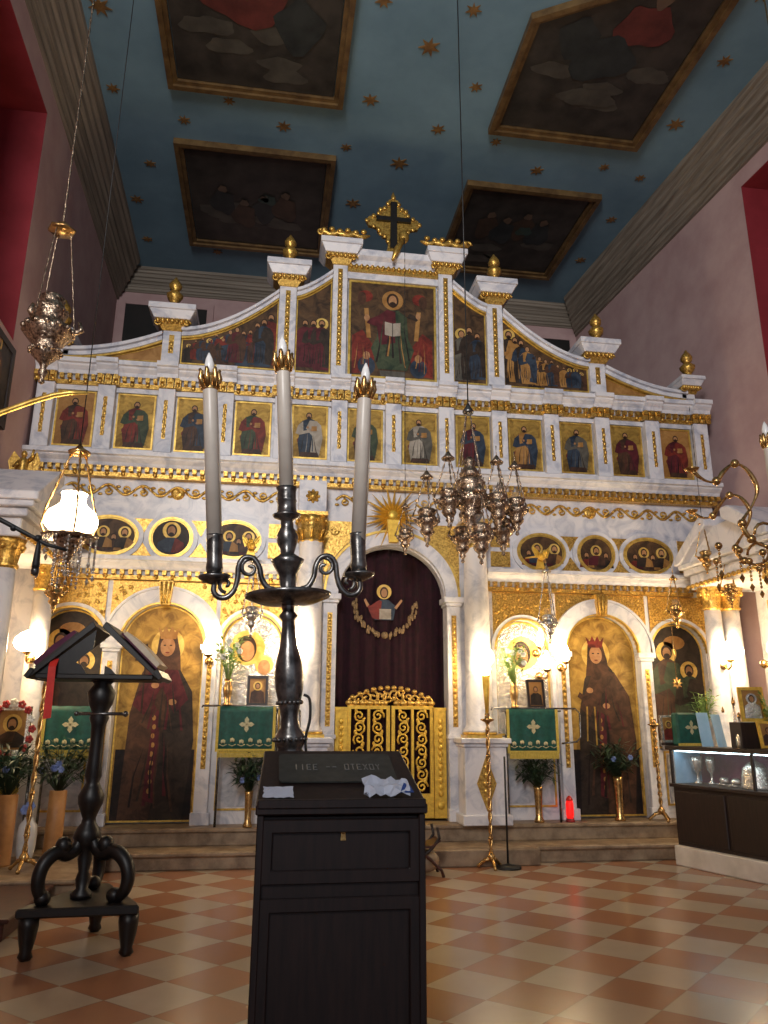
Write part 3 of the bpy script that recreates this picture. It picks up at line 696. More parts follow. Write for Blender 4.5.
g.lathe([(.02, .95), (.035, .99), (.005, 1.08)], (0, 0, 0), 8)
g.build('gilded_glory', 'gold', t)
g = MB(); g.prism_y([(-.05, .10), (.05, .10), (.045, .54), (.25, .54), (.25, .61), (.045, .61), (.045, .86), (-.045, .86), (-.045, .61), (-.25, .61), (-.25, .54), (-.045, .54)], -.075, -.03)
g.build('cross', 'iron', t)

# ------------------------------------------------------------------ icons on the screen
YI = Y0 - .001
robes = [('brown', 'red'), ('red', 'green'), ('brown', 'blue'), ('green', 'red'), ('blue', 'white'), ('brown', 'green'), ('white', 'cloud'), ('wine', 'blue'), ('ochre', 'blue'), ('blue', 'cloud'), ('brown', 'wine'), ('wine', 'red')]
desc = ['darkened saint at the far left end by the candle', 'throned saint in red and brown', 'bearded saint in blue and brown behind the left candle', 'saint in a green robe and red mantle', 'saint in white and blue right of the tall candle', 'saint mostly hidden by the right candle',
        'saint in pale grey, first right of centre', 'saint in dark blue above the hanging lamps', 'saint in blue over ochre with a book', 'saint in grey blue', 'saint in brown on bright gold', 'saint in dark red at the right end']
for i in range(12):
    x = -4.025 + i * .7318
    rb, mn = robes[i]
    def dr(mb, y, rb=rb, mn=mn, i=i):
        mb.disc(-.11, -.12, .05, .045, y, P('red')); mb.disc(.11, -.12, .05, .045, y, P('red'))
        standing(mb, .0, -.34, .63, y - .001, rb, mn, wide=1.25, lean=(.01 if i % 2 else -.015), halo=False)
        mb.flat([(-.13, -.34), (.13, -.34), (.11, -.28), (-.11, -.28)], y - .012, P('brown'))
    icon('small gold icon of the row: ' + desc[i], rect(.47, .74), (x, YI, 5.11), dr, 'row of small icons on the screen', ground='ochre' if i in (0, 11) else 'gold')
# ovals
ov = [('small oval icon of a dark crowd, left end of the screen', 3), ('small round icon of a saint in blue, middle of the left three', 1), ('small oval icon of figures behind the left candle', 2)]
ovr = [('oval icon just right of the hanging lamps, brownish figures', 2), ('small round icon with reddish figures, middle of the right three', 2), ('oval icon with dark figures, right end of the screen', 3)]
for sx, ls in ((-1, ov[::-1]), (1, ovr)):
    for (cx, rx, rz), (lb, kind) in zip(OV, ls):
        pts = [(rx * .985 * math.cos(2 * PI * k / 28), rz * .985 * math.sin(2 * PI * k / 28)) for k in range(28)]
        def dr(mb, y, kind=kind, rx=rx, rz=rz):
            if kind == 1: bust(mb, 0, -rz * .8, rz * 1.75, y, 'blue', 'red')
            else:
                r2 = random.Random(int(rx * 1000) + kind)
                nn = 3 if rx < .25 else 4
                for q in range(nn):
                    xx = (-.5 + q / (nn - 1)) * 1.15 * rx; zz = -rz * .80 + .03 * (q % 2)
                    bust(mb, xx, zz, rz * (1.25 if q % 2 else 1.05), y - .010 * (q % 2), r2.choice(['brown', 'wine', 'blue', 'umber', 'red']), r2.choice(['umber', 'brown', 'wine', 'ochre']), halo=(q % 2 == 1))
        icon(lb, pts, (sx * cx, YI, 3.63), dr, 'oval icons of the screen', frame=.012, ground='ground' if kind != 1 else 'umber')
# door icons: crowned saints
def arch_pts(hw, z0, zs, rz, n=18): return [(-hw, z0), (hw, z0)] + arc(0, zs, hw, 0, 180, n, rz)
def door_icon(label, sx, robe, mantle, cross):
    def dr(mb, y):
        mb.flat([(-.44, .02), (.44, .02), (.44, .80), (-.44, .80)], y, P('dark'))
        mb.flat([(-.36, .03), (.30, .03), (.36, .9), (.33, 1.45), (.16, 1.78), (.05, 1.9), (-.08, 1.88), (-.22, 1.66), (-.32, 1.2)], y - .002, P(robe))
        mb.flat([(-.02, .03), (.34, .03), (.42, .9), (.37, 1.45), (.18, 1.76), (.08, 1.5), (.06, .8)], y - .003, P(mantle))
        mb.flat([(-.10, .25), (.02, .22), (.03, 1.2), (-.05, 1.3)], y - .004, P('wine'))
        mb.flat([(-.30, 1.30), (-.12, 1.72), (.05, 1.82), (.18, 1.72), (.33, 1.36), (.18, 1.20), (.02, 1.50), (-.16, 1.18)], y - .0045, P('wine' if cross > 0 else 'brown'))
        for q in range(9): mb.disc(-.04 + .008 * (q % 2), .35 + q * .10, .022, .03, y - .006, P('ochre'), 8)
        folds(mb, .02, .05, 1.10, .30, y - .0062, ['dark', 'brown', 'umber', 'wine'], 11, 5 + cross, .55); folds(mb, .05, 1.0, 1.62, .26, y - .0062, ['umber', 'wine', 'brown'], 8, 9 + cross, .45)
        hx = .05 * (1 if cross > 0 else -1)
        mb.disc(hx, 1.98, .19, .20, y - .001, P('halo'), 28)
        mb.flat([(hx - .10, 2.10), (hx + .10, 2.10), (hx + .15, 1.9), (hx + .17, 1.7), (hx - .15, 1.7), (hx - .12, 1.9)], y - .005, P('brown'))
        mb.disc(hx, 1.97, .085, .115, y - .007, P('skin')); mb.disc(hx - .11, 1.52, .045, .035, y - .007, P('skin')); mb.disc(hx + .10, 1.33, .05, .035, y - .007, P('skin'))
        for q in (-1, 1): mb.disc(hx + q * .035, 1.985, .016, .008, y - .009, P('hair'))
        mb.disc(hx, 1.90, .024, .008, y - .009, P('red'))
        mb.flat([(hx - .09, 2.06), (hx + .09, 2.06), (hx + .125, 2.20), (hx + .07, 2.14), (hx + .035, 2.21), (hx, 2.14), (hx - .035, 2.21), (hx - .07, 2.14), (hx - .125, 2.20)], y - .009, P('ochre' if cross > 0 else 'red'))
        if cross > 0:
            mb.flat([(-.20, 1.2), (-.18, 1.2), (-.18, 2.0), (-.20, 2.0)], y - .009, P('hair')); mb.flat([(-.31, 1.80), (-.07, 1.78), (-.07, 1.80), (-.31, 1.82)], y - .009, P('hair'))
        else:
            mb.flat([(-.24, .9), (-.22, .9), (-.20, 1.32), (-.22, 1.32)], y - .009, P('gold')); mb.flat([(-.12, .85), (-.10, .85), (-.10, 1.32), (-.12, 1.32)], y - .009, P('gold'))
            mb.flat([(-.30, 1.50), (-.10, 1.36), (.10, 1.26), (.16, 1.20), (.14, 1.18), (.08, 1.20), (-.14, 1.30), (-.33, 1.44)], y - .0075, P('brown'))
    icon(label, arch_pts(.478, .02, 1.98, .478), (sx * 2.735, Y0 + .12, ZB), dr, 'tall arched door icons', frame=.02, ground='gildground')
door_icon('tall arched icon of a crowned saint holding a cross, left of the candlestick', -1, 'brown', 'umber', 1)
door_icon('tall arched icon of a crowned saint in dark robes behind the red vigil light', 1, 'umber', 'brown', -1)
# silver clad icons in the niches beside the columns
def silver_icon(label, sx, two):
    def dr(mb, y):
        for q in range(9):
            a = 2 * PI * q / 9; mb.disc(.24 * math.cos(a) * .95, .75 + .42 * math.sin(a), .05, .05, y - .001, P('silver'), 10)
        mb.flat([(-.28, .03), (.28, .03), (.27, .5), (.14, .80), (-.1, .82), (-.25, .5)], y - .004, P('silver'))
        mb.disc(.02 if not two else -.06, 1.03, .21, .21, y - .003, P('halo'), 24)
        mb.disc(.0 if not two else -.07, 1.02, .12, .16, y - .006, P('hair')); mb.disc(.0 if not two else -.06, .99, .085, .12, y - .008, P('skin'))
        if two: mb.disc(.15, .80, .075, .09, y - .009, P('skin')); mb.disc(.15, .83, .11, .11, y - .005, P('halo'))
        else: mb.disc(.0, .90, .06, .06, y - .010, P('hair'))
    icon(label, arch_pts(.358, .02, 1.06, .365), (sx * 1.69, Y0 + .12, 1.30), dr, 'silver clad niche icons', frame=.02, ground='silver')
silver_icon('silver clad icon of mother and child, left niche behind the candlestick', -1, True)
silver_icon('silver clad icon of a bearded figure, right niche below the hanging lamps', 1, False)
def outer_icon(label, sx, a, b):
    def dr(mb, y):
        standing(mb, -.12, .1, 1.25, y, a, b, book=False); standing(mb, .17, .05, 1.05, y - .004, b, 'umber', book=False)
        mb.disc(.0, 1.35, .15, .09, y, P('ochre'))
    icon(label, arch_pts(.378, .02, 1.21, .378), (sx * 3.79, Y0 + .12, 1.15), dr, 'dark arched icons at the screen ends', frame=.018, ground='umber')
outer_icon('dark arched icon at the far left, behind the bookstand', -1, 'brown', 'umber')
outer_icon('dark arched icon at the far right, above the display cabinet', 1, 'brown', 'green')
# crowning paintings
def christ(mb, y):
    folds(mb, 0, .16, .98, .24, y - .006, ['dark', 'green', 'umber', 'ochre'], 9, 3, .6)
    for s_ in (-1, 1): folds(mb, s_ * .42, .08, .6, .12, y - .003, ['ochre', 'wine', 'red'], 6, 4 + s_, .6)
    for s in (-1, 1):
        mb.flat([(s * .56, .05), (s * .30, .08), (s * .22, .42), (s * .42, .72), (s * .56, .62)], y, P('red'))
        mb.disc(s * .38, 1.24, .10, .09, y, P('red')); mb.disc(s * .43, 1.2, .06, .1, y - .001, P('brown'))
        mb.disc(s * .36, .18, .12, .14, y - .001, P('blue')); mb.disc(s * .36, .33, .05, .06, y - .002, P('skin'))
        mb.flat([(s * .30, .6), (s * .36, .6), (s * .40, 1.05), (s * .34, 1.05)], y - .001, P('ochre'))
    mb.flat([(-.16, .03), (.16, .03), (.18, .12), (-.18, .12)], y - .001, P('cloud'))
    mb.flat([(-.20, .14), (.20, .14), (.30, .45), (.22, .62), (.20, .95), (.08, 1.05), (-.08, 1.05), (-.20, .95), (-.22, .62), (-.30, .45)], y - .003, P('green'))
    mb.flat([(-.18, .5), (.05, .55), (.04, 1.03), (-.08, 1.05), (-.20, .95), (-.34, .88), (-.36, .82), (-.22, .78)], y - .004, P('wine'))
    mb.flat([(.2, .95), (.34, .9), (.38, .96), (.24, 1.02)], y - .004, P('umber'))
    mb.disc(0, 1.20, .15, .15, y - .002, P('ochre'), 24); mb.disc(0, 1.20, .085, .11, y - .005, P('hair')); mb.disc(0, 1.19, .058, .085, y - .007, P('skin')); mb.disc(0, 1.13, .05, .045, y - .009, P('hair'))
    mb.flat([(-.11, .66), (-.005, .64), (-.005, .84), (-.11, .86)], y - .008, P('white')); mb.flat([(.005, .64), (.11, .66), (.11, .86), (.005, .84)], y - .008, P('white'))
    mb.disc(-.36, .90, .04, .05, y - .009, P('skin')); mb.disc(.36, .98, .035, .05, y - .009, P('skin'))
icon('large icon of a seated figure with an open book, top centre of the screen', [(-.615, 0), (.615, 0), (.615, 1.47), (-.615, 1.47)], (0, Y0 + .02, 5.955), christ, frame=.03, ground='ground')
def crowd(x0, x1, zt, seed, cols, hfun, n):
    def dr(mb, y):
        r2 = random.Random(seed)
        for q in range(n):
            t_ = (q + .5) / n; x = x0 + (x1 - x0) * t_; hh = hfun(x) * r2.uniform(.72, .92)
            standing(mb, x, .02 + r2.uniform(0, .06), hh, y - .0012 * (q % 4), r2.choice(cols), r2.choice(cols), book=False, halo=r2.random() < .35, beard=r2.random() < .5, wide=.9 * min(1, .5 / max(hh, .2)) + .3)
    return dr
for sx, side in ((-1, 'left'), (1, 'right')):
    for idx, (a, za, b, zb, pw) in enumerate(SW):
        c = sweep(a, za - .12, b, zb - .12, 14, pw)
        lo = 5.965
        c = [(x, max(z, lo + .012)) for x, z in c]
        cx = (a + b) / 2
        pts = [(sx * (a - .0) - sx * cx, 0)] + [(sx * x - sx * cx, z - lo) for x, z in c] + [(sx * b - sx * cx, 0)]
        if sx > 0: pts = pts[::-1]
        # orientation counter clockwise
        area = sum(pts[i - 1][0] * pts[i][1] - pts[i][0] * pts[i - 1][1] for i in range(len(pts)))
        if area < 0: pts = pts[::-1]
        if idx == 0:
            lbl = 'small wedge shaped dark painting under the %s end of the sweeping rail' % side
            icon(lbl, [(sx * (3.75 - cx), 0), (sx * (3.05 - cx), 0), (sx * (3.05 - cx), .25), (sx * (3.35 - cx), .13)][::(1 if sx < 0 else -1)] , (sx * cx, Y0 + .02, lo), lambda mb, y: None, 'wedge paintings', frame=.008, ground='ochre')
            continue
        def hf(x, sx=sx, a=a, b=b, za=za, zb=zb, pw=pw, cx=cx):
            xa = abs(x + sx * cx); tt = min(max((a - xa) / (a - b), 0), 1); return za - .14 + (zb - za) * tt ** pw - lo
        if idx == 1:
            w = abs(a - b) / 2 - .05
            dr = crowd(-w, w, 0, 5 + sx, ['red', 'brown', 'blue', 'umber', 'wine'] if sx < 0 else ['brown', 'wine', 'ochre', 'umber', 'blue'], hf, 13)
            icon('sweeping topped crowd scene painting, %s side of the crown' % side, pts, (sx * cx, Y0 + .02, lo), dr, 'crowd scenes of the crown', frame=.016, ground='ground')
        else:
            dr = crowd(-.17, .17, 0, 9 + sx, ['wine', 'umber', 'red'] if sx < 0 else ['umber', 'blue', 'cloud'], lambda x: .95, 3)
            icon('narrow dark painting with %s, %s of the top centre icon' % ('red robed figures' if sx < 0 else 'grey figures', side), pts, (sx * cx, Y0 + .02, lo), dr, 'narrow paintings of the crown', frame=.018, ground='ground')

# ------------------------------------------------------------------ curtain and royal doors
t = thing('door_curtain', (0, Y0 + .22, ZB), 'dark crimson velvet curtain with embroidered figure behind the gilded gate', 'curtain')
c = MB(); nx, nz = 90, 14; vs = []; fs = []
for j in range(nz + 1):
    for i in range(nx + 1):
        x = -.78 + 1.56 * i / nx; z = 3.35 * j / nz
        vs.append((x, .028 * math.sin(x * 31 + .4 * math.sin(z)) * (1 - .3 * j / nz) + .012 * math.sin(x * 67), z))
for j in range(nz):
    for i in range(nx): fs.append((j * (nx + 1) + i, j * (nx + 1) + i + 1, (j + 1) * (nx + 1) + i + 1, (j + 1) * (nx + 1) + i))
c.add(vs, fs, 0, True); o = c.build('velvet_cloth', 'velvet', t); md = o.modifiers.new('thick', 'SOLIDIFY'); md.thickness = .008
e = MB(); y = -.05; zc = 2.42
e.disc(-.07, zc + .30, .095, .095, y - .002, P('halo'), 24); e.disc(-.07, zc + .29, .055, .075, y - .004, P('brown')); e.disc(-.07, zc + .285, .038, .055, y - .006, P('skin'))
e.flat([(-.19, zc - .06), (.05, zc - .06), (.08, zc + .12), (-.02, zc + .20), (-.12, zc + .20), (-.24, zc + .12)], y - .003, P('blue'))
e.flat([(-.22, zc - .04), (-.12, zc - .06), (-.10, zc + .18), (-.14, zc + .19), (-.24, zc + .12), (-.29, zc + .12)], y - .004, P('red'))
e.flat([(-.29, zc + .10), (-.26, zc + .13), (-.31, zc + .21), (-.33, zc + .19)], y - .005, P('skin')); e.flat([(.06, zc + .10), (.09, zc + .08), (.17, zc + .19), (.15, zc + .21)], y - .005, P('skin'))
e.flat([(-.13, zc - .05), (.02, zc - .05), (.02, zc + .08), (-.13, zc + .08)], y - .006, P('white'))
e.build('embroidered_figure', PM, t)
e = MB()
for s in (-1, 1):
    for q in range(11):
        a = R(-90 + s * (12 + q * 7.6)); x = -.06 + .39 * math.cos(a); z = zc + .17 + .42 * math.sin(a)
        for w_ in range(3): e.ell((x + rnd.uniform(-.03, .03), y - .01, z + rnd.uniform(-.03, .03)), (.016, .006, .035), 6, 4)
e.lathe([(.045, 0), (.045, .006), (.02, .01)], (-.06, y, zc - .25), 14, axis=(0, -1, 0))
e.build('embroidered_wreath', 'dimgold', t)

t = thing('royal_gate', (0, Y0 + .06, ZB), 'gilded pierced double gate below the crimson curtain', 'gate')
for sx in (-1, 1):
    p = MB(); xa, xb = sorted((sx * .53, sx * .675)); p.box(xa, xb, -.05, .03, 0.03, 1.27); p.box(min(xa, xb) - .005, max(xa, xb) + .005, -.06, .03, 1.25, 1.29)
    for q in range(12): p.ell((sx * .603, -.055, .30 + q * .075), (.03, .014, .036), 8, 5)
    p.ell((sx * .603, -.055, .17), (.045, .014, .045), 10, 6); p.build('gate_post', 'goldpaint', t)
    lf = MB(); xa, xb = sorted((sx * .01, sx * .525))
    fr = .042
    lf.strip([(xa, .03), (xb, .03), (xb, 1.31), (xa, 1.31)], [(xa + fr, .30), (xb - fr, .30), (xb - fr, 1.31 - fr), (xa + fr, 1.31 - fr)], -.025, .025, 0, closed=True)
    lf.box((xa + xb) / 2 - .016, (xa + xb) / 2 + .016, -.028, .02, .28, 1.28)
    lo_ = lf.build('gate_leaf', 'goldpaint', t)
    sc = MB()
    for k, cx in enumerate((xa + (xb - xa) * .28, xa + (xb - xa) * .72)):
        for r_ in range(7):
            z = .38 + r_ * .135; s = 1 if (r_ + k) % 2 else -1
            sc.tube(scroll(cx, -.01, z, .075, 1.5, r_, s, 14), .013, 5)
            sc.ell((cx + s * .04, -.012, z + .06), (.022, .012, .03), 6, 5); sc.ell((cx - s * .05, -.012, z - .05), (.018, .012, .026), 6, 5)
    sc.build('pierced_scrollwork', 'goldpaint', lo_)
    cr = MB()
    for q in range(6):
        x = sx * (.04 + q * .085); hh = .17 * math.cos(q / 6 * PI / 2) + .03
        cr.tube(scroll(x, 0, 1.33 + hh * .45, .05 + hh * .15, 1.3, q, sx, 12), .016, 5); cr.ell((x, -.01, 1.34 + hh * .9), (.035, .02, .03), 8, 5); cr.ell((x + sx * .04, 0, 1.34), (.05, .02, .035), 8, 5)
    cr.build('gilded_cresting', 'gold', lo_)

# ------------------------------------------------------------------ ceiling paintings
def ceiling_painting(label, pts, seed, kind):
    xs = [p[0] for p in pts]; ys = [p[1] for p in pts]; cx = sum(xs) / len(xs); cy = sum(ys) / len(ys)
    # local frame: picture top points to the nave, face looks down
    q = [(x - cx, -(y - cy)) for x, y in pts]
    if sum(q[i - 1][0] * q[i][1] - q[i][0] * q[i - 1][1] for i in range(len(q))) < 0: q = q[::-1]
    t = thing('ceiling_painting', (cx, cy, HC), label, 'ceiling painting', 'framed ceiling paintings', (R(90), 0, 0))
    f = MB(); f.strip(q, inset(q, .07), -.10, 0, 0, closed=True); f.strip(inset(q, .065), inset(q, .13), -.065, 0, 0, closed=True)
    f.build('frame', CF, t)
    p = MB(); panel(p, inset(q, .14), -.03, -.002, 0)
    r2 = random.Random(seed); y = -.034
    w = (max(xs) - min(xs)) / 2; h = (max(ys) - min(ys)) / 2
    def blob(x, z, rx, rz, m, k=0):
        n = 18; ph = r2.uniform(0, 6)
        p.flat([(x + rx * (1 + .18 * math.sin(3 * a + ph)) * math.cos(a), z + rz * (1 + .18 * math.cos(4 * a + ph)) * math.sin(a)) for a in [2 * PI * i / n for i in range(n)]], y - .002 * k, m)
    for i in range(6): blob(r2.uniform(-.6, .6) * w, r2.uniform(-.7, -.1) * h, .28, .12, 1, i % 2)
    if kind == 'red_left':
        blob(-.1 * w, .15 * h, .55, .36, 2, 3); blob(-.3 * w, .45 * h, .34, .3, 2, 4); blob(.45 * w, -.1 * h, .3, .36, 3, 4); blob(-.1 * w, .5 * h, .12, .14, 4, 6)
    elif kind == 'red_right':
        blob(.25 * w, .35 * h, .36, .30, 2, 3); blob(-.05 * w, -.02 * h, .42, .34, 3, 4); blob(-.4 * w, .15 * h, .25, .28, 3, 3); blob(.30 * w, .62 * h, .11, .13, 4, 6); blob(.05 * w, -.45 * h, .35, .16, 1, 5)
    else:
        for i in range(4):
            x = (-.45 + .28 * i) * w; z = r2.uniform(-.3, .2) * h
            blob(x, z, .20, .30, 3 if (i + seed) % 2 else 5, 3 + i % 2); blob(x, z + .34, .07, .08, 4, 6)
        blob(.15 * w, .1 * h, .14, .12, 6, 6)
    p.build('painted_canvas', CP, t)
CF = mottled('bronze_gilt_frame', (0.10, 0.055, 0.022), (0.20, 0.12, 0.045), 6, 0.45, 0.25)
CP = [mottled('old_varnish_ground', (0.018, 0.016, 0.014), (0.05, 0.042, 0.035), 2.5, 0.5, detail=6), mottled('dim_cloud_paint', (0.05, 0.045, 0.038), (0.085, 0.078, 0.062), 3, 0.5), mottled('dim_red_paint', (0.07, 0.014, 0.012), (0.15, 0.03, 0.025), 3, 0.5),
      mottled('dim_shadow_blue_paint', (0.012, 0.016, 0.018), (0.03, 0.036, 0.036), 3, 0.5), mottled('dim_flesh_paint', (0.09, 0.06, 0.04), (0.14, 0.09, 0.06), 3, 0.5), mottled('dim_brown_paint', (0.035, 0.022, 0.014), (0.07, 0.04, 0.025), 3, 0.5), mottled('dim_teal_paint', (0.02, 0.04, 0.035), (0.04, 0.07, 0.06), 3, 0.5)]
ceiling_painting('framed ceiling painting with a red robed figure, above the left candle', [(-3.17, 8.62), (-.82, 8.62), (-.82, 6.1), (-3.17, 6.1)], 1, 'red_left')
ceiling_painting('framed ceiling painting with slanted near edge and red robed figure, right', [(1.30, 8.74), (3.58, 8.74), (3.62, 5.9), (2.4, 6.25), (1.30, 6.86)], 2, 'red_right')
ceiling_painting('dark framed ceiling painting nearest the icon screen, left one', [(-3.22, 12.15), (-.82, 12.15), (-.82, 9.62), (-3.22, 9.62)], 3, 'dark')
ceiling_painting('dark framed ceiling painting nearest the icon screen, right one', [(1.28, 12.2), (3.5, 12.2), (3.52, 9.82), (1.28, 9.82)], 4, 'dark')

# ------------------------------------------------------------------ side shrines against the walls
def shrine(sx):
    side = 'left' if sx < 0 else 'right'
    t = thing('side_shrine', (sx * 4.2, 8.0, .175 if sx < 0 else .175), 'marble wall shrine with gilded capitals and gabled top, %s end of the steps' % side, 'shrine')
    OFS = (sx * 4.2, 8.0, .175)
    def pt(mb, name, mat, **k): mb.off = Vector(OFS); return mb.build(name, mat, t, **k)
    spots = [(3.97, 8.72), (4.22, 8.72), (3.97, 7.40)] if sx > 0 else [(3.97, 8.72), (3.97, 7.40)]
    for (cx, cy) in spots:
        c = MB(); c.frustum(sx * cx, cy, .175, 1.0, .17, .17, .15, .15); c.lathe([(.14, 1.0), (.15, 1.04), (.115, 1.08), (.112, 2.0), (.098, 2.84)], (sx * cx, cy, 0), 22); cc = pt(c, 'column', 'marble')
        g = MB(off=OFS); g.lathe([(.10, 2.84), (.12, 2.86), (.10, 2.89), (.12, 3.0), (.15, 3.08), (.16, 3.12)], (sx * cx, cy, 0), 18, lobes=8, lobe=.07)
        for q in range(8): a = q * PI / 4; g.ell((sx * cx + .14 * math.cos(a), cy + .14 * math.sin(a), 3.04), .03, 8, 6)
        g.build('gilded_capital', 'gold', cc)
    e = MB(); xa, xb = sorted((sx * 3.82, sx * (4.46 if sx < 0 else 4.80))); e.box(xa, xb, 7.22, 8.9, 3.12, 3.30); e.box(*sorted((sx * 3.76, sx * (4.46 if sx < 0 else 4.80))), 7.16, 8.94, 3.30, 3.38); e.box(*sorted((sx * 3.70, sx * (4.46 if sx < 0 else 4.80))), 7.10, 8.96, 3.38, 3.44); pt(e, 'entablature', 'marble', bevel=.01)
    e = MB(); e.prism_x([(7.10, 3.44), (8.96, 3.44), (8.30, 3.80), (7.76, 3.80)], *sorted((sx * 3.78, sx * (4.46 if sx < 0 else 4.80))))
    e.prism_x([(8.20, 3.80), (8.86, 3.44), (8.98, 3.44), (8.98, 3.52), (8.34, 3.92), (8.20, 3.92)], *sorted((sx * 3.66, sx * (4.46 if sx < 0 else 4.80)))); e.prism_x([(7.86, 3.80), (7.20, 3.44), (7.08, 3.44), (7.08, 3.52), (7.72, 3.92), (7.86, 3.92)], *sorted((sx * 3.66, sx * (4.46 if sx < 0 else 4.80)))); pt(e, 'gable', 'marble', bevel=.01)
    g = MB()
    for q in range(18): g.ell((sx * 3.80, 7.25 + q * .098, 3.16), (.03, .03, .03), 7, 5)
    g.box(*sorted((sx * 3.795, sx * 3.83)), 7.23, 8.89, 3.15, 3.17); pt(g, 'gilded_bead_row', 'gold')
    b = MB(); b.box(*sorted((sx * (4.40 if sx < 0 else 4.68), sx * (4.46 if sx < 0 else 4.80))), 7.25, 8.85, .175, 3.12); pt(b, 'shrine_backing', 'marble')
    # framed silver icon between the columns
    def dr(mb, y):
        for q in range(7): mb.disc(.32 * math.cos(q * .9), .55 + .42 * math.sin(q * .9), .06, .06, y - .001, P('silver'), 10)
        mb.disc(0, .86, .18, .18, y - .003, P('halo')); mb.disc(0, .84, .1, .13, y - .005, P('hair')); mb.disc(0, .82, .07, .1, y - .007, P('skin'))
        mb.flat([(-.3, .05), (.3, .05), (.28, .5), (.1, .7), (-.1, .7), (-.28, .5)], y - .004, P('brown' if sx < 0 else 'silver'))
    icon('large gilt framed silver icon inside the %s wall shrine' % side, [(-.50, 0), (.50, 0), (.50, 1.18), (-.50, 1.18)], (-4.385 if sx < 0 else 4.66, 8.03, 1.78), dr, 'silver icons of the shrines', frame=.09, ground='silver', rot=(0, 0, R(-90) if sx > 0 else R(90)), depth=.05)
shrine(-1); shrine(1)
# gilded statuette on the left shrine
t = thing('gilded_statuette', (-4.25, 8.35, 3.92), 'gilded winged statuette standing on the left wall shrine', 'statuette')
m = MB(); m.frustum(0, 0, 0, .05, .09, .07, .07, .05); m.lathe([(.07, .05), (.06, .15), (.045, .25), (.055, .30), (.02, .34)], (0, 0, 0), 12); m.ell((0, 0, .375), (.032, .034, .042), 10, 8); m.tube([(-.045, 0, .30), (-.08, -.04, .22), (-.02, -.08, .24)], [.018, .016, .012], 6); m.tube([(.045, 0, .30), (.09, -.03, .34), (.11, -.05, .42)], [.018, .016, .012], 6); m.build('figure', 'gold', t)
for s in (-1, 1):
    m = MB(); m.prism_y([(s * .02, .30), (s * .12, .42), (s * .17, .30), (s * .13, .14), (s * .05, .2)], .03, .045); m.build('wing', 'gold', t)
# dark framed picture on the left wall
def dr(mb, y): standing(mb, 0, -.36, .78, y, 'umber', 'brown')
icon('dark framed painting on the pink left wall under the red window recess', rect(.95, .95), (-4.487, 7.72, 4.98), dr, None, frame=.08, ground='umber', cat='painting', framemat='darkwood', name='wall_painting', rot=(0, 0, R(90)), depth=.04)

# ------------------------------------------------------------------ lamps
def chain(mb, a, b, r=.006, link=.035, mat=0):
    a = Vector(a); b = Vector(b); n = max(3, int((b - a).length / link)); pts = []; rs = []
    for i in range(n + 1):
        pts.append(a + (b - a) * i / n); rs.append(r * (1.35 if i % 2 else .55))
    mb.tube(pts, rs, 5, mat)
LAMPP = [(.004, -.24), (.018, -.225), (.010, -.20), (.030, -.175), (.022, -.155), (.050, -.125), (.062, -.10), (.050, -.075), (.085, -.045), (.098, -.015), (.088, .01), (.066, .03), (.072, .055), (.082, .075), (.060, .095), (.050, .10)]
def oil_lamp_tree(name, label, cat, loc, scale, chain_h, top_z, group=None, mat='copper', glow=False):
    """hanging lamp: chased body, three chains to a canopy, long suspension chain above"""
    t = thing(name, loc, label, cat, group)
    b = MB(); b.lathe([(r * scale, z * scale) for r, z in LAMPP], (0, 0, 0), 18, lobes=9, lobe=.06)
    for q in range(9): a = 2 * PI * q / 9; b.ell((.1 * scale * math.cos(a), .1 * scale * math.sin(a), -.01 * scale), .016 * scale, 6, 5)
    for q in range(3):
        a = 2 * PI * q / 3 + .5; x, y = .1 * scale * math.cos(a), .1 * scale * math.sin(a)
        b.tube([(x * .8, y * .8, .0), (x * 1.35, y * 1.35, .03 * scale), (x * 1.2, y * 1.2, .075 * scale)], [.012 * scale, .014 * scale, .008 * scale], 6)
    b.build('lamp_body', mat, t)
    g = MB(); g.lathe([(.035 * scale, .08 * scale), (.045 * scale, .12 * scale), (.05 * scale, .17 * scale)], (0, 0, 0), 12); g.build('oil_glass', 'vigil' if glow else 'glass', t)
    c = MB()
    for q in range(3):
        a = 2 * PI * q / 3 + .5; chain(c, (.12 * scale * math.cos(a), .12 * scale * math.sin(a), .07 * scale), (.02 * scale * math.cos(a), .02 * scale * math.sin(a), chain_h), .0055 * scale + .002)
    c.build('lamp_chains', mat, t)
    k = MB(); k.lathe([(.055 * scale, chain_h - .012), (.06 * scale, chain_h), (.03 * scale, chain_h + .03 * scale), (.012 * scale, chain_h + .06 * scale)], (0, 0, 0), 12); k.build('canopy', mat, t)
    if top_z:
        s = MB(); chain(s, (0, 0, chain_h + .03), (0, 0, top_z - loc[2]), .004, .05); s.build('suspension_chain', 'blackplastic' if top_z > 5 else mat, t)
    return t
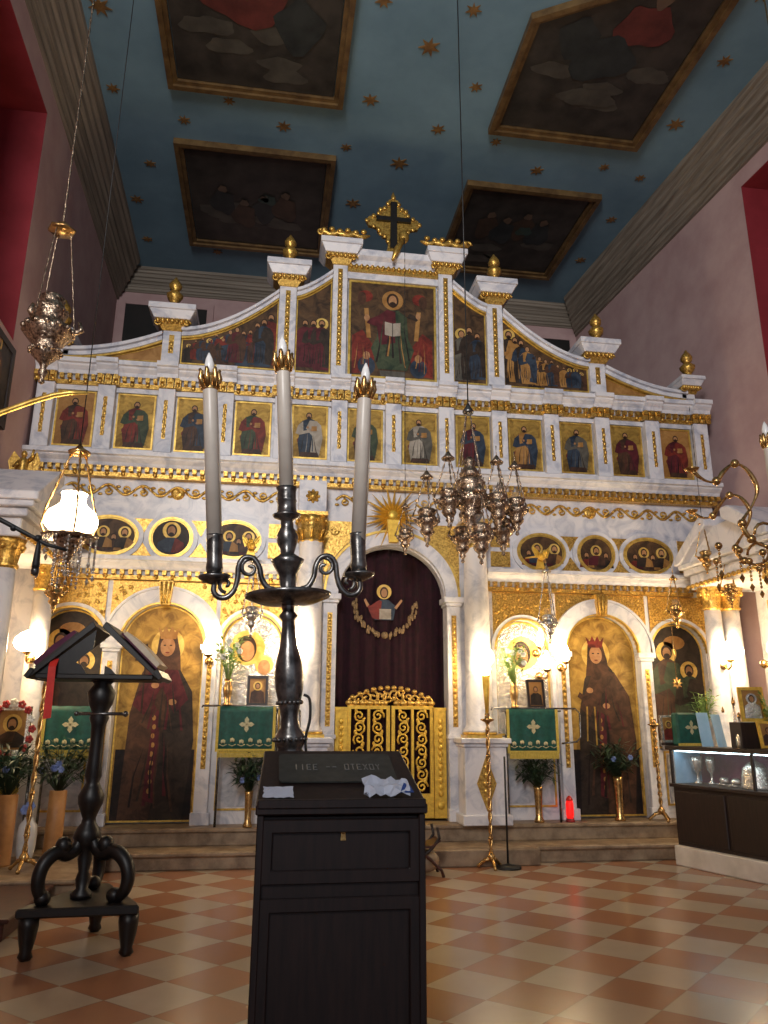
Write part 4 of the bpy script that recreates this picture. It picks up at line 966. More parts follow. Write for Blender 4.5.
# the cluster hanging before the royal doors
CX, CY = .285, 6.5
t = thing('hanging_lamp_cluster_frame', (CX, CY, 3.46), 'large chased gilt hanging lamp at the centre of the cluster, on a long chain', 'hanging lamp')
t.name = 'great_hanging_lamp'
b = MB(); s = 1.75
b.lathe([(r * s, z * s) for r, z in LAMPP], (0, 0, .03), 26, lobes=12, lobe=.05)
for q in range(12): a = 2 * PI * q / 12; b.ell((.17 * math.cos(a), .17 * math.sin(a), .02), .022, 6, 5); b.ell((.12 * math.cos(a), .12 * math.sin(a), .17), .014, 6, 5)
b.lathe([(.05, .20), (.10, .24), (.075, .28), (.045, .33), (.06, .37), (.02, .42)], (0, 0, 0), 20, lobes=10, lobe=.06)
b.build('lamp_body', 'copper', t)
c = MB()
for q in range(4): a = PI / 2 * q + .4; chain(c, (.17 * math.cos(a), .17 * math.sin(a), .08), (.02 * math.cos(a), .02 * math.sin(a), .88), .006)
c.build('lamp_chains', 'copper', t)
c = MB(); c.lathe([(.05, .86), (.055, .88), (.03, .92), (.012, .96)], (0, 0, 0), 14); c.build('canopy', 'pewter', t)
c = MB(); c.tube([(0, 0, .95), (0, 0, HC - 3.46)], .0065, 6); c.build('suspension_rod', 'blackplastic', t)
ring_ = MB()
for q in range(8):
    a = 2 * PI * q / 8 + .2; ring_.tube([(.15 * math.cos(a), .15 * math.sin(a), .02), (.24 * math.cos(a), .24 * math.sin(a), .06), (.27 * math.cos(a), .27 * math.sin(a), .14)], [.009, .008, .004], 5)
ring_.build('lamp_arms', 'copper', t)
CLUS = [(-.42, -.05, 3.24, 'leftmost lamp of the cluster, lower than its neighbour'), (-.24, -.15, 3.40, 'second lamp from the left in the cluster'), (-.02, -.38, 3.03, 'lowest lamp of the cluster, right under the great lamp'),
        (.20, -.20, 3.37, 'lamp of the cluster close right of the great lamp'), (.33, .10, 3.22, 'low lamp of the cluster between two right neighbours'), (.42, -.05, 3.38, 'rightmost lamp of the cluster'),
        (.02, .40, 3.20, 'lamp of the cluster hanging behind the lowest one')]
for k, (dx, dy, z, lb) in enumerate(CLUS):
    oil_lamp_tree('hanging_oil_lamp', 'small chased gilt oil lamp, ' + lb, 'hanging lamp', (CX + dx, CY + dy, z), 1.06, .40, z + .56, 'oil lamps of the cluster')
oil_lamp_tree('hanging_oil_lamp', 'small gilt oil lamp on a thin chain before the curtain top', 'hanging lamp', (.05, 8.6, 3.60), .95, .36, 7.7, None)
# silver lamps before the niches, gilded dove hooks
for (x, z, lb, dv) in ((1.78, 2.62, 'silvered oil lamp hanging before the right silver icon', True), (-1.70, 2.62, 'silvered oil lamp hanging behind the candlestick before the left silver icon', True)):
    oil_lamp_tree('hanging_oil_lamp', lb, 'hanging lamp', (x, 8.6, z), 1.0, .62, 3.36, None, 'silver')
    d = thing('gilded_dove', (x - .05, 8.6, 3.42), 'gilded dove hook with spread wings over the %s niche lamp' % ('right' if x > 0 else 'left'), 'dove ornament', 'gilded doves')
    m = MB(); m.ell((0, -.02, 0), (.05, .10, .045), 12, 8); m.ell((0, -.12, .03), (.028, .035, .03), 10, 8); m.tube([(0, -.15, .03), (0, -.18, .02)], [.01, .003], 5); m.build('body', 'goldpaint', d)
    for s in (-1, 1):
        m = MB(); m.prism_y([(s * .02, .02), (s * .05, .08), (s * .10, .12), (s * .095, .05), (s * .07, -.02)], -.012, .012); m.tube([(s * .03, -.012, .02), (s * .06, -.014, .07), (s * .095, -.012, .11)], .007, 5); m.tube([(s * .04, -.012, .0), (s * .07, -.014, .04), (s * .09, -.012, .07)], .006, 5); m.build('wing', 'goldpaint', d)
    m = MB(); m.prism_y([(-.03, -.02), (.03, -.02), (.06, -.15), (0, -.12), (-.06, -.15)], .05, .065); m.build('tail', 'goldpaint', d)
    m = MB(); m.tube([(0, .05, .01), (0, .3, .06), (0, .56, .10)], .012, 6); m.build('wall_bracket', 'goldpaint', d)
for (x, y, z, lb, ch, tz) in ((3.70, 8.3, 3.42, 'dark gilt oil lamp on two thin wires beside the right shrine gable', .42, 5.4), (3.84, 8.1, 2.98, 'dark gilt oil lamp hanging at the right shrine capital', .36, 3.7), (3.36, 8.5, 2.78, 'glinting oil lamp over the far right arched icon', .40, 3.4), (-3.55, 7.6, 2.66, 'glinting oil lamp over the far left arched icon', .36, 3.4)):
    oil_lamp_tree('hanging_oil_lamp', lb, 'hanging lamp', (x, y, z), .85, ch, tz, None, 'brass')
# big brass hanging lamp, upper left
t = thing('sanctuary_lamp', (-3.10, 5.0, 4.08), 'big tiered chased brass sanctuary lamp hanging high on the left', 'hanging lamp')
m = MB(); m.lathe([(.006, -.40), (.022, -.385), (.012, -.36), (.02, -.34), (.032, -.31), (.018, -.28), (.03, -.25), (.075, -.20), (.105, -.16), (.085, -.12), (.10, -.10), (.155, -.03), (.165, .0), (.15, .03), (.105, .05), (.085, .08), (.10, .12), (.115, .15), (.09, .18), (.075, .22), (.085, .25), (.05, .28)], (0, 0, 0), 28, lobes=14, lobe=.05)
for q in range(14): a = 2 * PI * q / 14; m.ell((.16 * math.cos(a), .16 * math.sin(a), .0), .022, 7, 5); m.ell((.105 * math.cos(a), .105 * math.sin(a), .15), .016, 6, 5); m.ell((.1 * math.cos(a), .1 * math.sin(a), -.16), .018, 6, 5)
m.build('lamp_body', 'copper', t)
for q in range(3):
    a = 2 * PI * q / 3 + .2; c = MB(); chain(c, (.165 * math.cos(a), .165 * math.sin(a), .02), (.06 * math.cos(a), .06 * math.sin(a), .80), .006); c.build('chain', 'copper', t)
    f = MB(); f.tube([(.15 * math.cos(a), .15 * math.sin(a), .0), (.21 * math.cos(a), .21 * math.sin(a), .04), (.19 * math.cos(a), .19 * math.sin(a), .10)], [.02, .022, .012], 6); f.build('lug', 'copper', t)
m = MB(); m.lathe([(.02, .78), (.085, .79), (.09, .81), (.05, .83), (.03, .86)], (0, 0, 0), 18, lobes=6, lobe=.1); m.build('canopy', 'brass', t)
m = MB(); chain(m, (0, 0, .85), (0, 0, HC - 4.08), .0075, .05); m.build('suspension_chain', 'copper', t)
# glass globe lamp, left
t = thing('globe_lamp', (-2.93, 5.5, 2.86), 'brightly lit milk glass globe lamp in a crystal hung brass frame, left', 'hanging lamp')
m = MB(); m.lathe([(.06, -.13), (.12, -.10), (.175, -.04), (.182, .01), (.16, .06), (.11, .10), (.085, .13), (.082, .17), (.09, .20)], (0, 0, 0), 28); m.build('glass_globe', 'globe', t)
m = MB(); m.lathe([(.004, -.32), (.03, -.28), (.06, -.22), (.10, -.16), (.11, -.13), (.07, -.12)], (0, 0, 0), 20); m.lathe([(.18, -.13), (.19, -.12), (.18, -.11), (.05, -.12)], (0, 0, 0), 24, lobes=12, lobe=.05); m.build('brass_cup', 'copper', t)
for q in range(3):
    a = 2 * PI * q / 3 + .9; c = MB(); c.tube([(.17 * math.cos(a), .17 * math.sin(a), -.12), (.215 * math.cos(a), .215 * math.sin(a), -.03), (.2 * math.cos(a), .2 * math.sin(a), .08)], .008, 6); chain(c, (.2 * math.cos(a), .2 * math.sin(a), .08), (.06 * math.cos(a), .06 * math.sin(a), .50), .009, .04); c.build('chain', 'brass', t)
m = MB(); m.lathe([(.03, .49), (.075, .50), (.08, .52), (.03, .55), (.01, .58)], (0, 0, 0), 16); m.build('canopy', 'brass', t)
m = MB(); m.tube([(0, 0, .57), (0, 0, HC - 2.86)], .004, 5); m.build('suspension_wire', 'blackplastic', t)
cr_ = MB()
for q in range(14):
    a = 2 * PI * q / 14; L = rnd.choice((.10, .18, .26)); x, y = .185 * math.cos(a), .185 * math.sin(a)
    for k in range(int(L / .03)): cr_.ell((x, y, -.15 - k * .03), (.009, .009, .013), 6, 4)
    cr_.lathe([(.002, -.18 - L), (.014, -.155 - L), (.003, -.13 - L)], (x, y, 0), 6, smooth=False)
for q in range(8):
    a = 2 * PI * q / 8; L = .22 + .1 * (q % 2); x, y = .09 * math.cos(a), .09 * math.sin(a)
    for k in range(int(L / .03)): cr_.ell((x, y, -.2 - k * .03), (.009, .009, .013), 6, 4)
tag(cr_.build('crystal_drops', 'silver', t), kind='stuff')
# brass chandelier, right edge
t = thing('brass_chandelier', (2.86, 5.0, 2.75), 'golden brass chandelier with flame bulbs at the right picture edge', 'chandelier')
m = MB(); m.lathe([(.01, -.20), (.04, -.17), (.02, -.13), (.07, -.08), (.10, -.02), (.06, .05), (.03, .12), (.05, .2), (.03, .3), (.04, .45), (.02, .6), (.03, .75), (.012, .9)], (0, 0, 0), 22); m.build('stem', 'brass', t)
m = MB(); m.tube([(0, 0, .9), (0, 0, HC - 2.75)], .007, 6); m.build('suspension_rod', 'brass', t)
for q in range(6):
    a = R(180 + 60 * q); ux, uy = math.cos(a), math.sin(a)
    m = MB(); pr = [(.08, .0), (.35, -.08), (.66, -.02), (.84, .06), (.90, .18), (.80, .32), (.74, .46), (.80, .60), (.90, .65), (1.0, .58), (1.07, .50), (1.16, .50), (1.26, .57)]
    sp = smooth([(r * ux, r * uy, z) for r, z in pr], 4); m.tube(sp, [.014 + .005 * math.sin(i * .55) for i in range(len(sp))], 8)
    m.tube([(ux * (.72 + .09 * math.cos(b)), uy * (.72 + .09 * math.cos(b)), .10 + .09 * math.sin(b)) for b in [i * .5 for i in range(11)]], .012, 6)
    for r, z in ((.90, .18), (.90, .65), (.84, .06), (1.07, .50)): m.ell((r * ux, r * uy, z), .034, 8, 6)
    ar = m.build('arm', 'brass', t)
    m = MB(); m.lathe([(.02, .56), (.05, .58), (.055, .59), (.02, .60)], (1.26 * ux, 1.26 * uy, 0), 14, lobes=7, lobe=.08); m.build('drip_pan', 'brass', ar)
cr_ = MB()
for q in range(30):
    a = 2 * PI * q / 30; r = (.62, .80, 1.0)[q % 3]; x, y = r * math.cos(a), r * math.sin(a)
    for k in range(5): cr_.ell((x, y, .02 - k * .032), (.012, .012, .016), 6, 4)
    cr_.lathe([(.002, -.21), (.022, -.17), (.004, -.14)], (x, y, 0), 6, smooth=False)
    cr_.ell((x, y, .05), (.03, .03, .03), 8, 6)
tag(cr_.build('crystal_drops', 'brass', t), kind='stuff')
def faux_candle(label, loc, L, r, rot=(0, 0, 0), group='tall ivory candles with gilt flame cups', s=1.0):
    t = thing('electric_candle', loc, label, 'candle', group, rot)
    m = MB(); m.lathe([(r, 0), (r, L - .01), (r * .96, L)], (0, 0, 0), 24); m.tube([(r * .9, -.004, .03), (r * 1.03, -.004, L * .5), (r * .9, -.004, L - .03)], .003, 4); m.build('wax_tube', 'wax', t)
    z = L; m = MB(); m.lathe([(r * .9, z - .02), (r * 1.12, z + .0), (r * .8, z + .02 * s), (r * .95, z + .055 * s), (r * .7, z + .075 * s)], (0, 0, 0), 16)
    for q in range(7):
        a = 2 * PI * q / 7; ux, uy = math.cos(a), math.sin(a)
        m.tube([(r * .95 * ux, r * .95 * uy, z + .0 * s), (r * 1.35 * ux, r * 1.35 * uy, z + .05 * s), (r * 1.2 * ux, r * 1.2 * uy, z + .082 * s), (r * 1.45 * ux, r * 1.45 * uy, z + .095 * s)], [.011 * s, .013 * s, .011 * s, .006], 6)
    m.build('gilded_flame_cup', 'brass', t)
    m = MB(); m.lathe([(.012 * s, z + .07 * s), (.021 * s, z + .10 * s), (.023 * s, z + .125 * s), (.016 * s, z + .155 * s), (.004, z + .185 * s)], (0, 0, 0), 14); m.build('flame_bulb', 'bulboff', t)
    return t
faux_candle('candle with flame bulb on the brass chandelier at the right edge', (2.24, 4.98, 3.02), .52, .030, group=None, s=1.15)
faux_candle('thin candle standing on the outer left arm of the brass chandelier', (2.24, 5.0, 3.55), .06, .02, group=None) if False else None
# curved brass rod, left edge
t = thing('brass_rod', (-4.41, 5.0, 2.75), 'curved bright brass rod reaching in from the left edge above the globe lamp', 'bracket')
m = MB(); m.tube([(0, 0, 0), (.35, 0, .2), (.72, 0, .47), (1.09, 0, .71), (1.27, 0, .80), (1.40, 0, .855), (1.50, 0, .88), (1.62, 0, .885)], [.018, .018, .018, .019, .020, .020, .018, .008], 8); m.build('rod', 'goldflat', t)
m = MB(); m.lathe([(.06, 0), (.06, .012), (.03, .03)], (0, 0, 0), 14, axis=(1, 0, 0)); m.build('wall_plate', 'brass', t)

# lit wall sconces on the screen and shrines
def sconce(label, loc, n=1, depth=.18, size=.062, group='lit sconces of the icon screen'):
    t = thing('lit_sconce', loc, label, 'wall lamp', group)
    b = MB(); b.lathe([(.05, 0), (.05, .012), (.02, .03)], (0, depth, -.12), 12, axis=(0, -1, 0)); b.tube([(0, depth, -.12), (0, depth * .4, -.17), (0, 0, -.14), (0, 0, -.07)], .011, 7)
    b.lathe([(.015, -.09), (.045, -.07), (.05, -.055), (.025, -.05)], (0, 0, 0), 12); b.build('bracket', 'brass', t)
    for q in range(n):
        dx = (q - (n - 1) / 2) * .15
        m = MB(); m.lathe([(size * .4, -.055), (size * .85, -.02), (size, .03), (size * .9, .08), (size * .55, .13), (.008, .165)], (dx, 0, 0), 16); m.build('lamp_bulb', 'lit', t)
    if n > 1:
        b = MB(); b.tube([(-.1, 0, -.06), (0, 0, -.10), (.1, 0, -.06)], .009, 6); b.build('bracket_bar', 'brass', t)
    return t
sconce('glaring lit sconce on the column just right of the candlestick stem', (-1.20, 8.84, 2.33), 1, .06, .125)
sconce('lit sconce on the pilaster left of the green left banner', (-2.18, 9.02, 2.27), 1, .18, .06)
sconce('glaring lit sconce on the column right of the curtain', (1.06, 8.80, 2.18), 1, .06, .09)
sconce('lit sconce on the pilaster between silver icon and crowned saint, right', (2.13, 9.02, 2.26), 1, .18, .05)
sconce('small lit bulb low before the right silver icon', (1.88, 9.0, 2.16), 1, .3, .045)
sconce('small lit bulb high before the right silver icon', (1.84, 9.08, 2.44), 1, .2, .04)
sconce('glaring lit sconce on the left shrine column', (-3.98, 8.42, 2.22), 1, .16, .14, 'lit sconces of the shrines')
sconce('glaring lit sconce on the right shrine columns', (3.95, 8.42, 2.27), 1, .16, .16, 'lit sconces of the shrines')
sconce('lit sconce at the right picture edge above the display cabinet', (4.05, 7.75, 2.25), 1, .2, .065, None)

# ------------------------------------------------------------------ candlestick with three candles
TL = R(-3)
t = thing('candlestick', (-1.312, 3.35, 0), 'tall dark bronze candlestick with two scrolled arms behind the lectern', 'candlestick', None, (0, TL, 0))
m = MB(); m.lathe([(.23, 0), (.23, .03), (.19, .05), (.10, .09), (.06, .14), (.045, .2)], (0, 0, 0), 28); m.build('foot', 'pewter', t)
m = MB(); m.lathe([(.045, .2), (.035, .35), (.06, .42), (.035, .48), (.04, .9), (.055, 1.0), (.075, 1.12), (.06, 1.2), (.062, 1.25), (.072, 1.31), (.070, 1.35), (.050, 1.38), (.062, 1.40), (.066, 1.42), (.062, 1.44), (.042, 1.47), (.036, 1.51), (.048, 1.57), (.060, 1.63), (.063, 1.68), (.054, 1.75), (.038, 1.81), (.030, 1.88), (.028, 1.92), (.042, 1.94), (.026, 1.96), (.03, 2.0), (.05, 2.02)], (0, 0, 0), 26)
for z_, r_ in ((1.42, .066), (1.31, .072), (1.57, .05)):
    for q in range(16): m.ell((r_ * math.cos(q * PI / 8), r_ * math.sin(q * PI / 8), z_), .010, 6, 5)
m.build('baluster_stem', 'pewter', t)
m = MB(); m.lathe([(.03, 1.985), (.12, 1.995), (.185, 2.02), (.192, 2.035), (.18, 2.04), (.05, 2.045)], (0, 0, 0), 36); m.build('drip_tray', 'pewter', t)
m = MB(); m.lathe([(.05, 2.04), (.035, 2.06), (.04, 2.12), (.065, 2.17), (.075, 2.19), (.05, 2.205), (.03, 2.22), (.045, 2.27), (.05, 2.30), (.03, 2.34), (.028, 2.375), (.06, 2.39), (.066, 2.40), (.03, 2.405)], (0, 0, 0), 26); m.build('upper_stem', 'pewter', t)
m = MB(); m.lathe([(.040, 2.40), (.046, 2.41), (.043, 2.43), (.043, 2.46), (.047, 2.465), (.043, 2.475), (.043, 2.51), (.048, 2.53)], (0, 0, 0), 20); m.build('candle_socket', 'pewter', t)
for s, zo in ((-1, 0.0), (1, .0)):
    m = MB(); X0 = .32
    pr = [(.09, 2.10), (.125, 2.07), (.14, 2.02 + .06), (.10, 2.14), (.09, 2.19), (.12, 2.225), (.16, 2.215), (.19, 2.17), (.205, 2.11), (.23, 2.06), (.27, 2.03), (.31, 2.035), (.325, 2.075), (.30, 2.10)]
    pr = [(.06, 2.06), (.09, 2.07), (.115, 2.11), (.125, 2.16), (.15, 2.20), (.19, 2.205), (.215, 2.17), (.22, 2.11), (.235, 2.06), (.265, 2.03), (.30, 2.03), (.322, 2.055), (.32, 2.09)]
    m.tube(smooth([(s * x, 0, z) for x, z in pr]), .0125, 8)
    m.tube(scroll(s * .165, 0, 2.155, .045, 1.1, R(90), -s, 14), .009, 6); m.tube(scroll(s * .27, 0, 2.085, .035, 1.0, R(-90), s, 12), .008, 6)
    ar = m.build('scrolled_arm', 'pewter', t)
    m = MB(); m.lathe([(.012, 2.085), (.05, 2.10), (.07, 2.115), (.072, 2.125), (.03, 2.13)], (s * .32, 0, 0), 22); m.build('drip_pan', 'pewter', ar)
    m = MB(); m.lathe([(.033, 2.13), (.038, 2.16), (.034, 2.19), (.037, 2.27), (.034, 2.30), (.037, 2.31)], (s * .32, 0, 0), 20); m.build('candle_socket', 'pewter', ar)
# small cable hook on the stem
m = MB(); m.tube(smooth([(.06, -.02, 1.60), (.085, -.02, 1.58), (.085, -.02, 1.50), (.065, -.02, 1.42), (.07, -.02, 1.34), (.09, -.02, 1.30)]), .006, 6); m.build('hanging_cord', 'blackplastic', t)
def on_stick(x, z): return (-1.312 + x * math.cos(TL) + z * math.sin(TL), 3.35, -x * math.sin(TL) + z * math.cos(TL))
faux_candle('tall ivory candle on the left arm of the candlestick', on_stick(-.32, 2.24), .775, .034, (0, R(-5.2), 0))
faux_candle('tallest ivory candle, on the centre stem of the candlestick', on_stick(0, 2.50), .615, .033, (0, R(-3.8), 0))
faux_candle('tall ivory candle on the right arm of the candlestick', on_stick(.32, 2.24), .745, .034, (0, R(1.6), 0))

# ------------------------------------------------------------------ lectern
t = thing('lectern', (-1.232, 2.80, 0), 'dark stained wooden lectern with a sloping top in the foreground', 'lectern')
m = MB(); W = .272
m.box(-W + .012, W - .012, -.185, .20, .06, 1.20); m.build('cabinet_body', 'darkwood', t, bevel=.004)
m = MB(); m.box(-W - .012, W + .012, -.215, .225, 0, .07); m.build('plinth', 'darkwood', t, bevel=.006)
for (z0, z1) in ((1.0, 1.19), (.12, .96)):
    m = MB(); a = [(-W + .012, z0), (W - .012, z0), (W - .012, z1), (-W + .012, z1)]; m.strip(a, inset(a, .04), -.200, -.184, 0, closed=True); m.build('panel_moulding', 'darkwood', t, bevel=.003)
m = MB(); m.box(-W, -W + .022, -.205, .205, .06, 1.205); m.box(W - .022, W, -.205, .205, .06, 1.205); m.build('corner_stiles', 'darkwood', t, bevel=.003)
m = MB(); m.prism_x([(-.215, 1.205), (-.215, 1.235), (-.195, 1.24), (.215, 1.385), (.215, 1.205)], -W - .006, W + .006); m.v = [(v[0] * (.93 if v[1] > 0 else 1), v[1], v[2]) for v in m.v]; m.build('sloping_top', 'darkwood', t, bevel=.004)
m = MB(); m.box(-W, W, -.222, -.200, 1.225, 1.252); m.build('book_ledge', 'darkwood', t, bevel=.003)
m = MB(); m.lathe([(.010, 0), (.010, .004), (.004, .006)], (.005, -.185, 1.150), 12, axis=(0, -1, 0)); m.prism_y([(-.004, 1.125), (.014, 1.125), (.010, 1.16), (0, 1.16)], -.190, -.185); m.build('keyhole_plate', 'brass', t)
# engraved plate lying on the slope
ang = math.atan2(.145, .41)
pl = thing('engraved_plate', (-1.232, 2.80, 0), 'grey plate with worn raised Greek letters on the lectern top', 'plate')
def slope(x, u, h=0):   # u along the slope from the front edge
    return (x, -.195 + u * math.cos(ang) - h * math.sin(ang), 1.243 + u * math.sin(ang) + h * math.cos(ang))
m = MB(); pts = []
for (cx, cu, a0) in ((.185, .36, 0), (-.185, .36, 90), (-.185, .16, 180), (.185, .16, 270)):
    for k in range(5): a = R(a0 + 22.5 * k); pts.append((cx + .02 * math.cos(a), cu + .02 * math.sin(a)))
n = len(pts); m.add([slope(x, u, .0005) for x, u in pts] + [slope(x, u, .006) for x, u in pts], [tuple(range(n - 1, -1, -1)), tuple(range(n, 2 * n))] + [(i, (i + 1) % n, (i + 1) % n + n, i + n) for i in range(n)]); m.build('plate', 'plate', pl)
GL = {'I': [((.5, 0), (.5, 1))], 'E': [((0, 0), (0, 1)), ((0, 1), (1, 1)), ((0, .5), (.8, .5)), ((0, 0), (1, 0))], 'P': [((0, 0), (0, 1)), ((0, 1), (.9, 1)), ((.9, 1), (.9, .5)), ((.9, .5), (0, .5))],
      'H': [((0, 0), (0, 1)), ((1, 0), (1, 1)), ((0, .5), (1, .5))], 'O': [((0, 0), (0, 1)), ((0, 1), (1, 1)), ((1, 1), (1, 0)), ((1, 0), (0, 0))], 'T': [((0, 1), (1, 1)), ((.5, 0), (.5, 1))],
      'X': [((0, 0), (1, 1)), ((0, 1), (1, 0))], 'Y': [((0, 1), (.5, .5)), ((1, 1), (.5, .5)), ((.5, .5), (.5, 0))], '-': [((0, .5), (1, .5))], ' ': []}
x = -.150; lt = MB()
for ch in 'IIEE -- OTEXOY':
    for (a, b) in GL[ch]:
        p = [slope(x + q[0] * .013, .235 + q[1] * .045, .007) for q in (a, b)]; lt.tube(p, .0022, 4, smooth=False)
    x += .0225
lt.build('raised_lettering', 'plateletter', pl)
def crumpled(label, x0, x1, u0, u1, h, seed, blue=False):
    o = thing('paper_sheet', (-1.232, 2.80, 0), label, 'paper', 'papers on the lectern')
    r2 = random.Random(seed); m = MB(); nx, nu = 9, 5; vs = []; fs = []
    for j in range(nu + 1):
        for i in range(nx + 1):
            vs.append(slope(x0 + (x1 - x0) * i / nx + r2.uniform(-.003, .003), u0 + (u1 - u0) * j / nu, .008 + h * r2.random() * (1 if seed > 1 else .3) + h * (.6 * j / nu if seed > 1 else .3)))
    for j in range(nu):
        for i in range(nx): fs.append((j * (nx + 1) + i, j * (nx + 1) + i + 1, (j + 1) * (nx + 1) + i + 1, (j + 1) * (nx + 1) + i))
    m.add(vs, fs); q = m.build('sheet', 'paper', o); md = q.modifiers.new('t', 'SOLIDIFY'); md.thickness = .002
    if blue:
        m = MB(); m.add([slope(x1 - .035, u0 + .0, h + .004), slope(x1 + .012, u0 + .005, h + .002), slope(x1 + .008, u0 + .05, h + .004), slope(x1 - .015, u0 + .055, h + .012)], [(0, 1, 2, 3)]); q = m.build('blue_corner', 'bluepaper', o); md = q.modifiers.new('t', 'SOLIDIFY'); md.thickness = .002
crumpled('flat white folded papers at the left of the lectern ledge', -.255, -.160, .008, .085, .012, 1)
crumpled('crumpled white papers with a blue corner at the right of the lectern ledge', .075, .225, .008, .11, .022, 2, True)

# ------------------------------------------------------------------ bookstand with gabled rest
t = thing('bookstand', (-2.70, 5.95, 0), 'black carved bookstand with gabled rest and scrolled tripod foot', 'bookstand')
F = [(-.25, -.25), (.37, -.22), (.04, .42)]
for k, (x, y) in enumerate(F):
    m = MB(); m.lathe([(.03, 0), (.045, .02), (.035, .05), (.05, .12), (.06, .20), (.06, .25)], (x, y, 0), 12, lobes=4, lobe=.08); m.build('foot', 'iron', t)
m = MB(); cx_, cy_ = .01, -.01
m.prism_z([(-.33, -.31), (.44, -.28), (.41, -.17), (.11, .48), (-.03, .48), (-.30, -.20)], .25, .31); m.build('base_board', 'iron', t, bevel=.012)
for k, (x, y) in enumerate(F):
    dx, dy = x - cx_, y - cy_; d = math.hypot(dx, dy); ux, uy = dx / d, dy / d
    pr = [(.30, .33), (.36, .38), (.385, .46), (.36, .55), (.29, .61), (.22, .62), (.17, .60), (.10, .62), (.06, .68)]
    pr = [(r * d / .42, z) for r, z in pr]
    m = MB(); sp = smooth([(cx_ + r * ux, cy_ + r * uy, z) for r, z in pr], 4); m.tube(sp, [.036 + .012 * math.sin(i / len(sp) * PI) for i in range(len(sp))], 10)
    m.ell((cx_ + .28 * ux, cy_ + .28 * uy, .35), (.055, .055, .05), 10, 8); m.ell((cx_ + .17 * ux, cy_ + .17 * uy, .66), (.055, .055, .06), 10, 8); m.build('scroll_bracket', 'iron', t)
m = MB(); m.lathe([(.07, .31), (.075, .34), (.04, .37), (.05, .43), (.035, .48), (.05, .56), (.04, .60), (.07, .64), (.095, .70), (.08, .75), (.05, .79), (.045, .82), (.06, .86), (.085, .92), (.09, .97), (.06, 1.03), (.045, 1.06), (.058, 1.10), (.048, 1.2), (.046, 1.35), (.05, 1.45), (.07, 1.50), (.055, 1.54), (.085, 1.60), (.10, 1.68), (.06, 1.74), (.10, 1.78)], (cx_, cy_, 0), 20); m.build('turned_post', 'iron', t)
m = MB(); m.tube([(-.13, -.06, 1.53), (.19, -.06, 1.53)], .012, 8); m.ell((.2, -.06, 1.53), .022, 8, 6); m.ell((-.14, -.06, 1.53), .018, 8, 6); m.build('cross_rod', 'pewter', t)
m = MB(); m.box(-.40, .40, -.26, .26, 1.765, 1.80); m.build('rest_board', 'iron', t, bevel=.006)
for s in (-1, 1):
    m = MB(); m.prism_y([(s * .44, 1.76), (s * .44, 1.80), (s * .045, 2.17), (s * .02, 2.13)], -.28, .28); m.prism_y([(s * .44, 1.76), (s * .47, 1.78), (s * .43, 1.84), (s * .40, 1.82)], -.29, .29); m.build('sloping_leaf', 'iron', t, bevel=.004)
m = MB(); m.prism_y([(-.40, 1.80), (-.06, 1.80), (-.10, 1.86), (-.14, 1.88), (-.03, 1.98), (-.02, 2.11)], -.25, -.235); m.prism_y([(.06, 1.80), (.14, 1.80), (.10, 1.84), (.06, 1.86)], -.25, -.235); m.build('carved_gable', 'iron', t)
for s, lb in ((-1, 'open dark bound book lying on the left slope of the bookstand'), (1, 'open book with page edges showing on the right slope of the bookstand')):
    o = thing('open_book', (-2.70, 5.95, 0), lb, 'book', 'books on the bookstand')
    a = Vector((s * .41, 1.84)); b = Vector((s * .09, 2.14)); dr_ = (b - a).normalized(); nr = Vector((s * -dr_.y * -1, 0)); nr = Vector((-dr_.y, dr_.x)); nr = nr if nr.y > 0 else -nr
    def q2(u, h): v = a + dr_ * u + nr * h; return (v.x, v.y)
    m = MB(); m.prism_y([q2(0, .0), q2(0, .012), q2(.36, .012), q2(.36, 0)], -.23, .23); m.build('cover', 'burgundy' if s > 0 else 'darkwood', o)
    m = MB(); m.prism_y([q2(.008, .012), q2(.008, .045), q2(.18, .055), q2(.35, .04), q2(.35, .012)], -.22, .22); m.build('page_block', 'bookpage', o) if s > 0 else m.build('page_block', 'burgundy', o)
o = thing('ribbon_marker', (-2.70, 5.95, 0), 'bright red ribbon marker hanging from the left slope of the bookstand', 'ribbon')
m = MB(); m.prism_y([(-.305, 1.84), (-.255, 1.84), (-.25, 1.50), (-.30, 1.49)], -.305, -.301); m.prism_x([(-.305, 1.84), (-.20, 1.95), (-.20, 1.955), (-.305, 1.845)], -.305, -.255); m.build('ribbon', 'ribbon', o)

# ------------------------------------------------------------------ icon stands with green brocade
def icon_stand(label, x, y, w, ztop, group, gold=True, rail=True):
    t = thing('icon_stand', (x, y, .355 if y > 8.98 else .175), label, 'icon stand', group)
    O = Vector((x, y, t.location.z))
    for sx in (-1, 1):
        m = MB(off=O); m.tube([(x + sx * (w / 2 + .015), y + .02, O.z), (x + sx * (w / 2 + .015), y + .02, ztop)], .014, 8); m.build('leg', 'pewter', t)
    m = MB(off=O); m.box(x - w / 2 - .03, x + w / 2 + .03, y - .12, y + .14, ztop - .02, ztop); m.build('shelf', 'pewter', t)
    if rail:
        m = MB(off=O); m.tube([(x - w / 2 - .22, y - .1, ztop), (x - w / 2 - .22, y - .1, ztop + .02), (x + w / 2 + .22, y - .1, ztop + .02), (x + w / 2 + .27, y - .1, ztop - .03), (x + w / 2 + .27, y - .1, ztop - .30), (x + w / 2 + .22, y - .1, ztop - .36), (x + w / 2 + .03, y - .1, ztop - .38)], .011, 8); m.build('rail', 'pewter', t)
    return t
